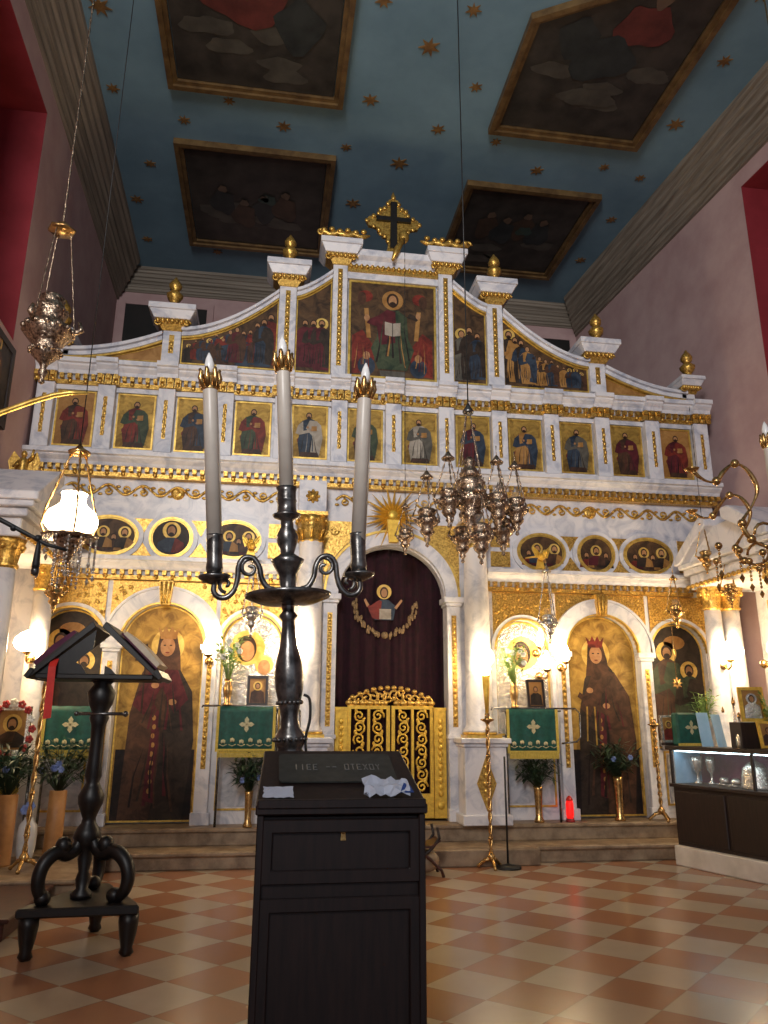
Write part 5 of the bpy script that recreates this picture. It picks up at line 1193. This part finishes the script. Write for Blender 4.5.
def banner(label, x, y, w, z0, z1, group):
    t = thing('altar_cloth', (x, y, z0), label, 'embroidered cloth', group)
    nx, nz = 30, 8; vs = []; fs = []; m = MB()
    for j in range(nz + 1):
        for i in range(nx + 1):
            xx = -w / 2 + w * i / nx; z = (z1 - z0) * j / nz; vs.append((xx, .010 * math.sin(xx * 38) * (1 - j / nz), z))
    for j in range(nz):
        for i in range(nx): fs.append((j * (nx + 1) + i, j * (nx + 1) + i + 1, (j + 1) * (nx + 1) + i + 1, (j + 1) * (nx + 1) + i))
    m.add(vs, fs, 0, True); m.box(-w / 2, w / 2, 0, .12, z1 - z0 - .004, z1 - z0 + .002); q = m.build('cloth', 'green', t); md = q.modifiers.new('t', 'SOLIDIFY'); md.thickness = .004
    h = z1 - z0
    m = MB()
    for i in range(46): xx = -w / 2 + w * (i + .5) / 46; m.box(xx - w / 120, xx + w / 120, -.018, -.010, -.06, .02)
    m.box(-w / 2, w / 2, -.020, -.008, .012, .03); m.build('fringe', 'fringe', t)
    for s in (-1, 1): m = MB(); m.box(s * w / 2 - .022, s * w / 2 + .008, -.016, -.006, 0, h); m.build('side_braid', 'fringe', t)
    m = MB(); c = (0, h * .60)
    for a in range(4):
        an = a * PI / 2; ux, uz = math.cos(an), math.sin(an); L = .085
        m.flat([(c[0] - uz * .008, c[1] + ux * .008), (c[0] + ux * L * .6 - uz * .026, c[1] + uz * L * .6 + ux * .026), (c[0] + ux * L, c[1] + uz * L), (c[0] + ux * L * .6 + uz * .026, c[1] + uz * L * .6 - ux * .026), (c[0] + uz * .008, c[1] - ux * .008)], -.018)
        an += PI / 4; ux, uz = math.cos(an), math.sin(an); m.flat([(c[0] - uz * .006, c[1] + ux * .006), (c[0] + ux * .05, c[1] + uz * .05), (c[0] + uz * .006, c[1] - ux * .006)], -.0175)
    m.build('embroidered_cross', 'palegold', t)
    m = MB()
    for i in range(6):
        xx = -w * .40 + w * .16 * i
        for k in range(3): a = R(50 + 40 * k); m.ell((xx + .022 * math.cos(a), -.015, h * .17 + .03 * math.sin(a) + .015 * (i % 2)), (.011, .004, .022), 6, 4)
        m.tube([(xx - .04, -.014, h * .16), (xx, -.015, h * .12), (xx + .04, -.014, h * .16)], .005, 4)
    m.build('embroidered_border', 'palegold', t)
def small_icon(label, x, y, z, w, h, rot=0, tilt=-8, face='halo', frame='darkwood', group=None, robe='brown'):
    def dr(mb, yy): mb.flat([(-w * .35, h * .1), (w * .35, h * .1), (w * .30, h * .45), (0, h * .6), (-w * .30, h * .45)], yy - .001, P(robe)); mb.disc(0, h * .66, w * .22, w * .22, yy - .002, P(face)); mb.disc(0, h * .66, w * .13, w * .16, yy - .004, P('hair')); mb.disc(0, h * .65, w * .09, w * .12, yy - .005, P('skin'))
    return icon(label, [(-w / 2, 0), (w / 2, 0), (w / 2, h), (-w / 2, h)], (x, y, z), dr, group, frame=w * .13, ground='ochre', framemat=frame, name='small_framed_icon', rot=(R(tilt), 0, R(rot)), cat='icon', depth=.02)
def foliage(name, parent, base, n, spread, h, L, mat, seed, wd=.02, droop=.3):
    r2 = random.Random(seed); m = MB()
    for i in range(n):
        a = r2.uniform(0, 2 * PI); f = r2.random() ** .6; tx, ty, tz = base[0] + spread * f * math.cos(a), base[1] + spread * f * math.sin(a) * .8, base[2] + h * r2.uniform(.35, 1)
        stem = [(base[0] + .01 * math.cos(a), base[1] + .01 * math.sin(a), base[2]), ((base[0] + tx) / 2 - .01, (base[1] + ty) / 2, base[2] + (tz - base[2]) * .62), (tx, ty, tz)]
        m.tube(stem, .0028, 3)
        for k in range(3):
            q = Vector(stem[1]).lerp(Vector(stem[2]), .25 + .37 * k); b = a + r2.uniform(-1.6, 1.6); l = L * r2.uniform(.7, 1.2)
            d = Vector((math.cos(b), math.sin(b) * .8, r2.uniform(-droop, .8))).normalized(); w_ = d.cross(Vector((0, 0, 1))); w_ = (w_.normalized() if w_.length > .01 else Vector((1, 0, 0))) * wd
            m.add([q, q + d * l * .45 + w_, q + d * l + Vector((0, 0, -.01)), q + d * l * .45 - w_], [(0, 1, 2), (0, 2, 3)], 0)
    return m.build(name, mat, parent)
def blossoms(parent, base, n, spread, h, r, mat, seed):
    r2 = random.Random(seed)
    for i in range(n):
        a = r2.uniform(0, 2 * PI); f = r2.random() ** .5; c = Vector((base[0] + spread * f * math.cos(a), base[1] + spread * f * math.sin(a) * .7 - .02, base[2] + h * r2.uniform(.5, 1)))
        m = MB()
        for k in range(6): b = k * PI / 3; m.ell((c.x + r * .7 * math.cos(b), c.y - .003, c.z + r * .7 * math.sin(b)), (r * .55, r * .3, r * .55), 6, 4)
        m.ell(c, r * .4, 6, 4); m.build('blossom', mat, parent)
# left niche
icon_stand('dark metal icon stand before the left silver icon, behind the candlestick', -1.68, 9.03, .60, 1.62, 'icon stands of the niches')
banner('green gold fringed cloth with cross, left of the candlestick stem', -1.70, 8.90, .62, 1.15, 1.635, 'green embroidered cloths')
small_icon('small dark framed icon above the left green cloth', -1.60, 9.0, 1.64, .24, .34, face='halo')
icon_stand('dark metal icon stand before the right silver icon', 1.66, 9.03, .60, 1.62, 'icon stands of the niches')
banner('green gold fringed cloth with cross below the right silver icon', 1.63, 8.90, .60, 1.13, 1.63, 'green embroidered cloths')
small_icon('small dark framed icon above the right green cloth', 1.72, 9.0, 1.64, .22, .34, face='ochre', robe='umber')
# left end
icon_stand('dark metal icon stand behind the bookstand', -3.52, 8.80, .50, 1.60, None, rail=False)
banner('green embroidered cloth seen behind the bookstand post', -3.52, 8.66, .52, 1.15, 1.62, 'green embroidered cloths')
icon_stand('dark metal icon stand at the left picture edge', -4.02, 8.36, .42, 1.12, None, rail=False)
banner('green embroidered cloth at the left picture edge under the flowered icon', -4.05, 8.22, .42, .80, 1.13, 'green embroidered cloths')
t = thing('flowered_icon', (-4.02, 8.40, 1.13), 'icon garlanded with dark red and white flowers at the left edge', 'icon')
m = MB(); m.strip(rect(.34, .46, 0, .25), rect(.26, .38, 0, .25), -.02, .02, 0, closed=True); m.build('frame', 'silver', t)
m = MB(); m.box(-.13, .13, -.005, .01, .06, .44); bust(m, 0, .08, .34, -.008, 'brown', 'umber'); m.m = [P('ochre')] * 6 + m.m[6:]; m.build('painted_panel', PM, t)
for i in range(16):
    a = 2 * PI * i / 16; m = MB(); c = (.20 * math.cos(a), -.035, .26 + .26 * math.sin(a))
    for k in range(5): m.ell((c[0] + .022 * math.cos(k * 1.26), c[1], c[2] + .022 * math.sin(k * 1.26)), (.02, .014, .02), 6, 4)
    m.build('blossom', ('redflower', 'whiteflower', 'redflower')[i % 3], t)
# bouquets before the niches
for (x, y, z, lb, mt, sd) in ((-1.93, 8.92, 1.645, 'fresh green bouquet with white flowers in a brass vase, left niche', 'brass', 1), (1.42, 8.92, 1.645, 'fresh green bouquet in a brass vase, right niche', 'brass', 2)):
    t = thing('bouquet', (x, y, z), lb, 'flowers', 'bouquets of the niches')
    m = MB(); m.lathe([(.045, 0), (.05, .01), (.03, .04), (.045, .12), (.055, .18), (.035, .25), (.05, .29)], (0, 0, 0), 14); m.build('vase', mt, t)
    foliage('greenery', t, (0, 0, .27), 46, .17, .50, .10, 'freshleaf', sd, .016); blossoms(t, (0, -.03, .30), 6, .12, .42, .030, 'whiteflower', sd)
# vases on the steps
def vase_plant(label, x, y, z, H, r, mat, sd, spread, fh, blue, group='leafy plants in vases on the steps'):
    t = thing('vase_of_greenery', (x, y, z), label, 'vase with plant', group)
    m = MB(); m.lathe([(r * 1.15, 0), (r * 1.2, .02), (r * .8, .06), (r * .85, H * .5), (r, H * .9), (r * 1.12, H)] if mat == 'brass' else [(r, 0), (r * 1.02, .02), (r, H * .5), (r * .98, H)], (0, 0, 0), 20); m.build('vase', mat, t)
    foliage('foliage', t, (0, 0, H - .03), 90, spread, fh, .13, 'leaf', sd, .017, .6)
    if blue: blossoms(t, (0, -.06, H - .02), blue, spread * .6, fh * .6, .028, 'blueflower', sd)
vase_plant('brass vase of dark greenery with blue flowers on the step left of the lectern', -1.64, 9.02, .355, .38, .045, 'brass', 3, .20, .42, 3)
vase_plant('brass vase of dark greenery left of the red vigil light', 1.72, 9.08, .355, .40, .05, 'brass', 4, .24, .36, 0)
vase_plant('brass vase of dark greenery before the right crowned saint', 2.74, 9.12, .355, .50, .055, 'brass', 5, .27, .42, 2)
vase_plant('tan cylinder vase with dark leaves and blue flowers behind the bookstand foot', -3.52, 8.46, .175, .62, .085, 'terracotta', 6, .34, .52, 6)
vase_plant('tan cylinder vase with dark leaves at the left picture edge', -3.88, 8.05, .175, .62, .10, 'terracotta', 7, .30, .50, 1)
t = thing('white_vase', (-3.70, 8.20, .175), 'round shouldered white ceramic vase between the two tan vases', 'vase')
m = MB(); m.lathe([(.05, 0), (.065, .02), (.085, .12), (.09, .25), (.08, .33), (.045, .38), (.04, .40)], (0, 0, 0), 20); m.build('body', 'ceramic', t)
blossoms(t, (0, -.02, .38), 3, .06, .16, .04, 'blueflower', 9)
t = thing('vigil_light', (2.10, 9.08, .355), 'glowing red vigil light on the top step', 'vigil light')
m = MB(); m.lathe([(.05, 0), (.055, .01), (.045, .03), (.045, .04)], (0, 0, 0), 16); m.build('foot', 'redflower', t)
m = MB(); m.lathe([(.036, .04), (.044, .08), (.044, .20), (.036, .235)], (0, 0, 0), 18); m.build('red_glass', 'vigil', t)
m = MB(); m.lathe([(.038, .235), (.042, .245), (.028, .27), (.01, .29)], (0, 0, 0), 16); m.build('lid', 'ribbon', t)

# tall twisted gilt candle stands
def floor_stand(label, x, y, z, H, group='twisted gilt candle stands', tilt=0, lamp=False):
    t = thing('candle_stand', (x, y, z), label, 'candle stand', group, (0, R(tilt), 0))
    m = MB()
    for k in range(3): a = 2 * PI * k / 3 - PI / 2; m.tube([(0, 0, .10), (.07 * math.cos(a), .07 * math.sin(a), .08), (.13 * math.cos(a), .13 * math.sin(a), .03), (.15 * math.cos(a), .15 * math.sin(a), .012)], [.025, .02, .016, .02], 6)
    m.lathe([(.03, .08), (.045, .12), (.02, .16)], (0, 0, 0), 12); m.build('tripod_base', 'brass', t)
    m = MB(); n = 60
    for s in (0, PI): m.tube([(.012 * math.cos(i * .55 + s), .012 * math.sin(i * .55 + s), .15 + (H - .2) * i / n) for i in range(n + 1)], .013, 6)
    for q in range(5): m.lathe([(.015, -.02), (.03, 0), (.015, .02)], (0, 0, .3 + (H - .4) * q / 4), 12)
    m.build('twisted_stem', 'brass', t)
    m = MB(); m.lathe([(.015, H - .05), (.03, H - .02), (.075, H), (.078, H + .012), (.03, H + .02), (.025, H + .07), (.028, H + .075)], (0, 0, 0), 16); m.build('drip_pan', 'brass', t)
    if lamp:
        m = MB(); m.lathe([(.018, H + .07), (.030, H + .25), (.045, H + .48)], (0, 0, 0), 14); m.build('torch_cone', 'goldpaint', t)
        m = MB(); m.lathe([(.02, H + .48), (.05, H + .52), (.055, H + .56), (.03, H + .62), (.005, H + .67)], (0, 0, 0), 14); m.build('lamp_bulb', 'lit', t)
floor_stand('twisted gilt candle stand with lit torch, right of the lectern', .92, 8.36, 0, 1.50, lamp=True)
floor_stand('twisted gilt candle stand leaning beside the right door pilaster', 3.22, 9.02, .355, 1.10)
floor_stand('twisted gilt candle stand at the left edge before the tan vases', -3.58, 7.75, .175, 1.85)
t = thing('floor_stand_pole', (1.10, 8.36, 0), 'thin dark pole on a round black foot right of the lit torch stand', 'stand', None)
m = MB(); m.lathe([(.14, 0), (.14, .02), (.05, .035), (.012, .05)], (0, 0, 0), 22); m.build('round_foot', 'blackplastic', t)
m = MB(); m.tube([(0, 0, .04), (0, 0, 1.12)], .011, 8); m.build('pole', 'blackplastic', t)

# folding stool with red frame
t = thing('folding_stool', (.13, 8.12, 0), 'low red framed folding stool half hidden behind the lectern', 'stool')
for y in (-.14, .14):
    for s in (-1, 1):
        m = MB(); m.tube([(s * .19, y, .0), (s * .17, y, .06), (s * .05, y, .17), (-s * .08, y, .27), (-s * .15, y, .36), (-s * .13, y, .46)], .016, 7); m.build('leg', 'redwood' if s > 0 else 'darkwood', t)
m = MB(); m.prism_y([(-.16, .33), (-.06, .27), (.06, .27), (.16, .33), (.16, .345), (.06, .29), (-.06, .29), (-.16, .345)], -.16, .16); m.build('sling_seat', 'redwood', t)
m = MB(); m.ell((.02, 0, .13), (.16, .12, .11), 16, 10); m.build('cushion', 'step', t)

# red brown bench, left
t = thing('bench', (-3.95, 6.65, 0), 'low red brown wooden platform against the left wall', 'bench')
m = MB(); m.box(-.49, .72, -.50, .62, 0, .12); m.build('bench_box', 'redwood', t, bevel=.008)
m = MB(); m.box(-.49, .76, -.54, .64, .12, .15); m.build('bench_top', 'redwood', t, bevel=.008)

# microphone boom, left
t = thing('microphone_stand', (-3.35, 3.2, 0), 'black microphone boom entering from the left edge below the globe lamp', 'microphone stand')
m = MB(); m.lathe([(.15, 0), (.15, .02), (.03, .04)], (0, 0, 0), 20); m.build('round_foot', 'blackplastic', t)
m = MB(); m.tube([(0, 0, .03), (0, 0, 2.42)], .012, 8); m.build('pole', 'blackplastic', t)
m = MB(); m.tube([(-.25, 0, 2.52), (0, 0, 2.42), (.74, 0, 2.285), (.94, 0, 2.185), (1.02, 0, 2.165)], [.011, .011, .010, .008, .006], 8); m.ell((0, 0, 2.42), .03, 8, 6); m.ell((.90, 0, 2.21), .016, 8, 6); m.ell((.80, 0, 2.25), .014, 8, 6); m.build('boom', 'blackplastic', t)
o = thing('microphone', (-2.445, 3.2, 2.20), 'black microphone hanging from the boom at the left', 'microphone')
m = MB(); m.lathe([(.013, -.115), (.016, -.10), (.010, -.03), (.007, .0)], (0, 0, 0), 14); m.build('body', 'blackplastic', o)
m = MB(); m.lathe([(.006, -.145), (.014, -.138), (.0165, -.125), (.014, -.113)], (0, 0, 0), 14); m.build('grille', 'pewter', o)

# ------------------------------------------------------------------ display cabinet
CA = math.atan2(-1.15, .36)      # the front runs from (3.02,8.35) towards the nave
ca = (3.02, 8.35); ux, uy = math.cos(CA), math.sin(CA); nx_, ny_ = -uy, ux   # n points behind the front
def cp(u, d, z=0): return (ca[0] + ux * u + nx_ * d, ca[1] + uy * u + ny_ * d, z)
L_ = 2.1; DP = .46
pm = MB(); q = [cp(.0, -.05)[:2], cp(L_ + .1, -.05)[:2], cp(L_ + .1, DP)[:2], cp(.0, DP)[:2]]; pm.prism_z(q, 0, .20)
tag(pm.build('cabinet_plinth', 'paleplinth', bevel=.01), kind='structure')
t = thing('display_cabinet', (ca[0], ca[1], .20), 'dark wooden display cabinet with lit glass case along the right wall', 'display cabinet')
def cb(name, mat, u0, u1, d0, d1, z0, z1, par=None, bevel=.004):
    m = MB(off=(ca[0], ca[1], .20)); m.prism_z([cp(u0, d0)[:2], cp(u1, d0)[:2], cp(u1, d1)[:2], cp(u0, d1)[:2]], z0, z1); return m.build(name, mat, par or t, bevel=bevel)
cb('cabinet_body', 'darkwood', 0, L_, .02, DP, .20, .80)
for k in range(3):
    d = cb('door', 'darkwood', .04 + k * .69, .69 + k * .69, 0, .03, .24, .76, bevel=.008)
cb('case_floor', 'darkwood', -.02, L_ + .02, -.02, DP, .80, .835)
cb('case_top', 'darkwood', -.03, L_ + .03, -.03, DP, 1.19, 1.235)
for u in (0, 1.06, L_ - .035): cb('corner_post', 'darkwood', u, u + .03, 0, .03, .835, 1.19)
cb('back_lining', 'burgundy', 0, L_, DP - .03, DP - .01, .835, 1.19)
cb('end_lining', 'bluecard', .03, .045, .03, DP - .03, .835, 1.19)
cb('glass_front', 'glass', .03, L_ - .03, .008, .014, .835, 1.19, bevel=0)
cb('display_tube', 'displaylit', .06, L_ - .06, .03, .05, 1.176, 1.188, bevel=0)
def silver_thing(label, u, d, kind, s=1.0, grp='silver pieces in the display case'):
    x, y, _ = cp(u, d); t = thing('silver_vessel' if kind != 'plate' else 'silver_plate', (x, y, .836), label, 'silverware', grp)
    if kind == 'dome':
        m = MB(); m.lathe([(.13 * s, 0), (.14 * s, .02), (.125 * s, .05), (.125 * s, .13), (.11 * s, .20), (.07 * s, .25), (.02 * s, .275), (.012, .30)], (0, 0, 0), 20, lobes=8, lobe=.03); m.build('domed_body', 'silver', t)
    elif kind == 'cup':
        m = MB(); m.lathe([(.05, 0), (.052, .01), (.015, .04), (.015, .11), (.05 * s, .15), (.06 * s, .24), (.055 * s, .29)], (0, 0, 0), 18); m.build('chalice', 'silver', t)
    else:
        m = MB(); m.lathe([(.06, 0), (.075, .02), (.02, .03)], (0, 0, 0), 18); m.lathe([(.05, 0), (.055, .04), (.03, .07)], (.0, -.03, .02), 14); m.build('dish', 'silver', t)
silver_thing('tall silver cup at the far end of the display case', .16, .24, 'cup', 1.1)
silver_thing('silver cup with tall bowl second in the display case', .30, .30, 'cup', .9)
silver_thing('small silver dish left of the domed vessel in the display case', .48, .26, 'plate')
silver_thing('small silver dish lying close by the domed vessel', .66, .22, 'plate')
silver_thing('large domed silver vessel in the middle of the display case', .95, .20, 'dome', 1.15)
silver_thing('small silver dish right of the domed vessel', 1.22, .2, 'plate')
silver_thing('second domed silver vessel at the right picture edge', 1.42, .25, 'dome', 1.0)
# things standing on the cabinet
ZT = 1.236
def on_top(u, d): x, y, _ = cp(u, d); return x, y
x, y = on_top(.16, .20)
t = thing('cloth_covered_stand', (x, y, ZT), 'small box draped with green cloth bearing a cross, on the display cabinet', 'covered box')
m = MB(); m.box(-.17, .17, -.02, .12, 0, .36); m.build('box', 'green', t, bevel=.02)
m = MB(); c = (0, .20)
for a in range(4): an = a * PI / 2; a1, a2 = math.cos(an), math.sin(an); m.flat([(c[0] - a2 * .008, c[1] + a1 * .008), (c[0] + a1 * .05 - a2 * .022, c[1] + a2 * .05 + a1 * .022), (c[0] + a1 * .08, c[1] + a2 * .08), (c[0] + a1 * .05 + a2 * .022, c[1] + a2 * .05 - a1 * .022), (c[0] + a2 * .008, c[1] - a1 * .008)], -.023)
m.build('embroidered_cross', 'palegold', t)
m = MB(); m.box(-.175, .175, -.028, -.02, -.0, .03); m.build('fringe', 'fringe', t)
x, y = on_top(.02, .12); small_icon('little framed icon at the far corner of the display cabinet', x - .06, y + .05, ZT + .03, .20, .30, 0, -6, 'halo', 'silver', None, 'red')
x, y = on_top(.06, .12)
t = thing('candle_box', (x - .05, y + .08, ZT), 'small dark box under the little icon on the display cabinet', 'box'); m = MB(); m.box(-.11, .11, -.05, .05, 0, .03); m.build('box', 'darkwood', t, bevel=.004)
for k, (u, d, w_, h_, rz, lb) in enumerate(((.40, .18, .13, .36, -4, 'upright pale blue card beside the green draped box'), (.56, .22, .11, .34, 6, 'paler blue card standing behind the silver bottle'))):
    x, y = on_top(u, d); t = thing('blue_card', (x, y, ZT), lb, 'card', 'pale blue cards'); m = MB(); m.prism_x([(0, 0), (.012, 0), (.09, h_), (.08, h_)], -w_ / 2, w_ / 2); m.build('card', 'bluecard', t); t.rotation_euler = (0, 0, R(rz))
for (u, d, r, H, mt, lb) in ((.66, .16, .035, .42, 'glass', 'tall thin clear bottle on the display cabinet'), (.72, .26, .045, .52, 'silver', 'slim silver rosewater bottle on the display cabinet'), (.84, .18, .05, .36, 'silver', 'short silver bottle next to the slim one')):
    x, y = on_top(u, d); t = thing('bottle', (x, y, ZT), lb, 'bottle', 'bottles on the display cabinet')
    m = MB(); m.lathe([(r, 0), (r * 1.1, .03), (r * 1.15, H * .3), (r * .5, H * .48), (r * .3, H * .6), (r * .3, H * .85)], (0, 0, 0), 16); m.build('body', mt, t)
    m = MB(); m.lathe([(r * .4, H * .85), (r * .45, H * .9), (r * .15, H)], (0, 0, 0), 12); m.build('stopper', 'brass', t)
x, y = on_top(.86, .34)
t = thing('shelf_riser', (x, y, ZT), 'small wooden riser behind the bottles on the display cabinet', 'riser'); m = MB(); m.box(-.20, .28, -.1, .1, 0, .26); m.build('riser', 'darkwood', t, bevel=.004)
small_icon('gold framed icon raised above the bottles on the display cabinet', x, y - .04, ZT + .262, .26, .36, -12, -6, 'silver', 'goldpaint', None, 'silver')
x, y = on_top(1.16, .2); small_icon('thin gold framed leaning icon at the right of the cabinet top', x, y, ZT + .002, .19, .27, -10, -14, 'ochre', 'goldpaint', None, 'brown')
def small_bouquet(label, x, y, z, sd, H=.25, spread=.14, fh=.35):
    t = thing('glass_vase_bouquet', (x, y, z), label, 'flowers', 'bouquets on the display cabinet')
    m = MB(); m.lathe([(.05, 0), (.03, .02), (.025, H * .4), (.045, H * .8), (.06, H)], (0, 0, 0), 16); m.build('vase', 'glass', t)
    foliage('greenery', t, (0, 0, H * .5), 40, spread, fh, .10, 'freshleaf', sd, .014)
x, y = on_top(.22, .36); small_bouquet('green sprays in a glass vase behind the green draped box', x, y, ZT, 21, .34, .15, .42)
x, y = on_top(1.14, .36); small_bouquet('green sprays at the right picture edge on the cabinet', x, y, ZT, 22, .30, .14, .40)
# ornate gilded star pendant before the right arched icon
t = thing('star_pendant', (3.42, 8.75, 1.95), 'gilded star pendant hanging on a cord before the far right icon', 'pendant')
m = MB(); pts = []
for k in range(16): a = 2 * PI * k / 16; q = .07 if k % 2 == 0 else .035; pts.append((q * math.cos(a), q * math.sin(a)))
m.prism_y(pts, -.012, .012); m.ell((0, -.012, 0), .025, 8, 6); m.build('star', 'brass', t)
m = MB(); m.tube([(0, 0, .06), (0, .0, .75)], .004, 5); m.tube([(0, 0, .75), (0, .38, .80)], .006, 5); m.build('cord', 'brass', t)

# ------------------------------------------------------------------ camera
cam = bpy.data.cameras.new('camera'); co = bpy.data.objects.new('camera', cam); COL.objects.link(co); S.camera = co
Yv = Vector((-118, -207, -755)).normalized(); Zv = Vector((16, 2742, -755)); Zv = (Zv - Yv * Zv.dot(Yv)).normalized(); Xv = Yv.cross(Zv)
rot = Matrix((Xv, Yv, Zv))
co.matrix_world = Matrix.Translation((-1.49, 0, 1.5)) @ rot.to_4x4()
cam.sensor_fit = 'VERTICAL'; cam.sensor_height = 24; cam.lens = 755 * 24 / 1024; cam.clip_start = 0.05; cam.clip_end = 100

# ------------------------------------------------------------------ light
w = bpy.data.worlds.new('world'); S.world = w; w.use_nodes = True
w.node_tree.nodes['Background'].inputs['Color'].default_value = (0.80, 0.86, 1.0, 1); w.node_tree.nodes['Background'].inputs['Strength'].default_value = 0.40
def area(name, loc, target, sx, sy, power, col):
    l = bpy.data.lights.new(name, 'AREA'); l.shape = 'RECTANGLE'; l.size = sx; l.size_y = sy; l.energy = power; l.color = col
    o = bpy.data.objects.new(name, l); COL.objects.link(o); o.location = loc
    o.rotation_euler = (Vector(target) - Vector(loc)).to_track_quat('-Z', 'Y').to_euler(); return o
l = area('nave_window_light', (-3.3, -3.6, 6.3), (.6, 9.3, 6.6), 2.2, 3.4, 250, (1.0, 0.97, 0.94)); l.data.spread = R(86)
S.view_settings.view_transform = 'Standard'; S.view_settings.look = 'None'; S.view_settings.gamma = 1; S.view_settings.use_curve_mapping = False
S.view_settings.exposure = 0.0
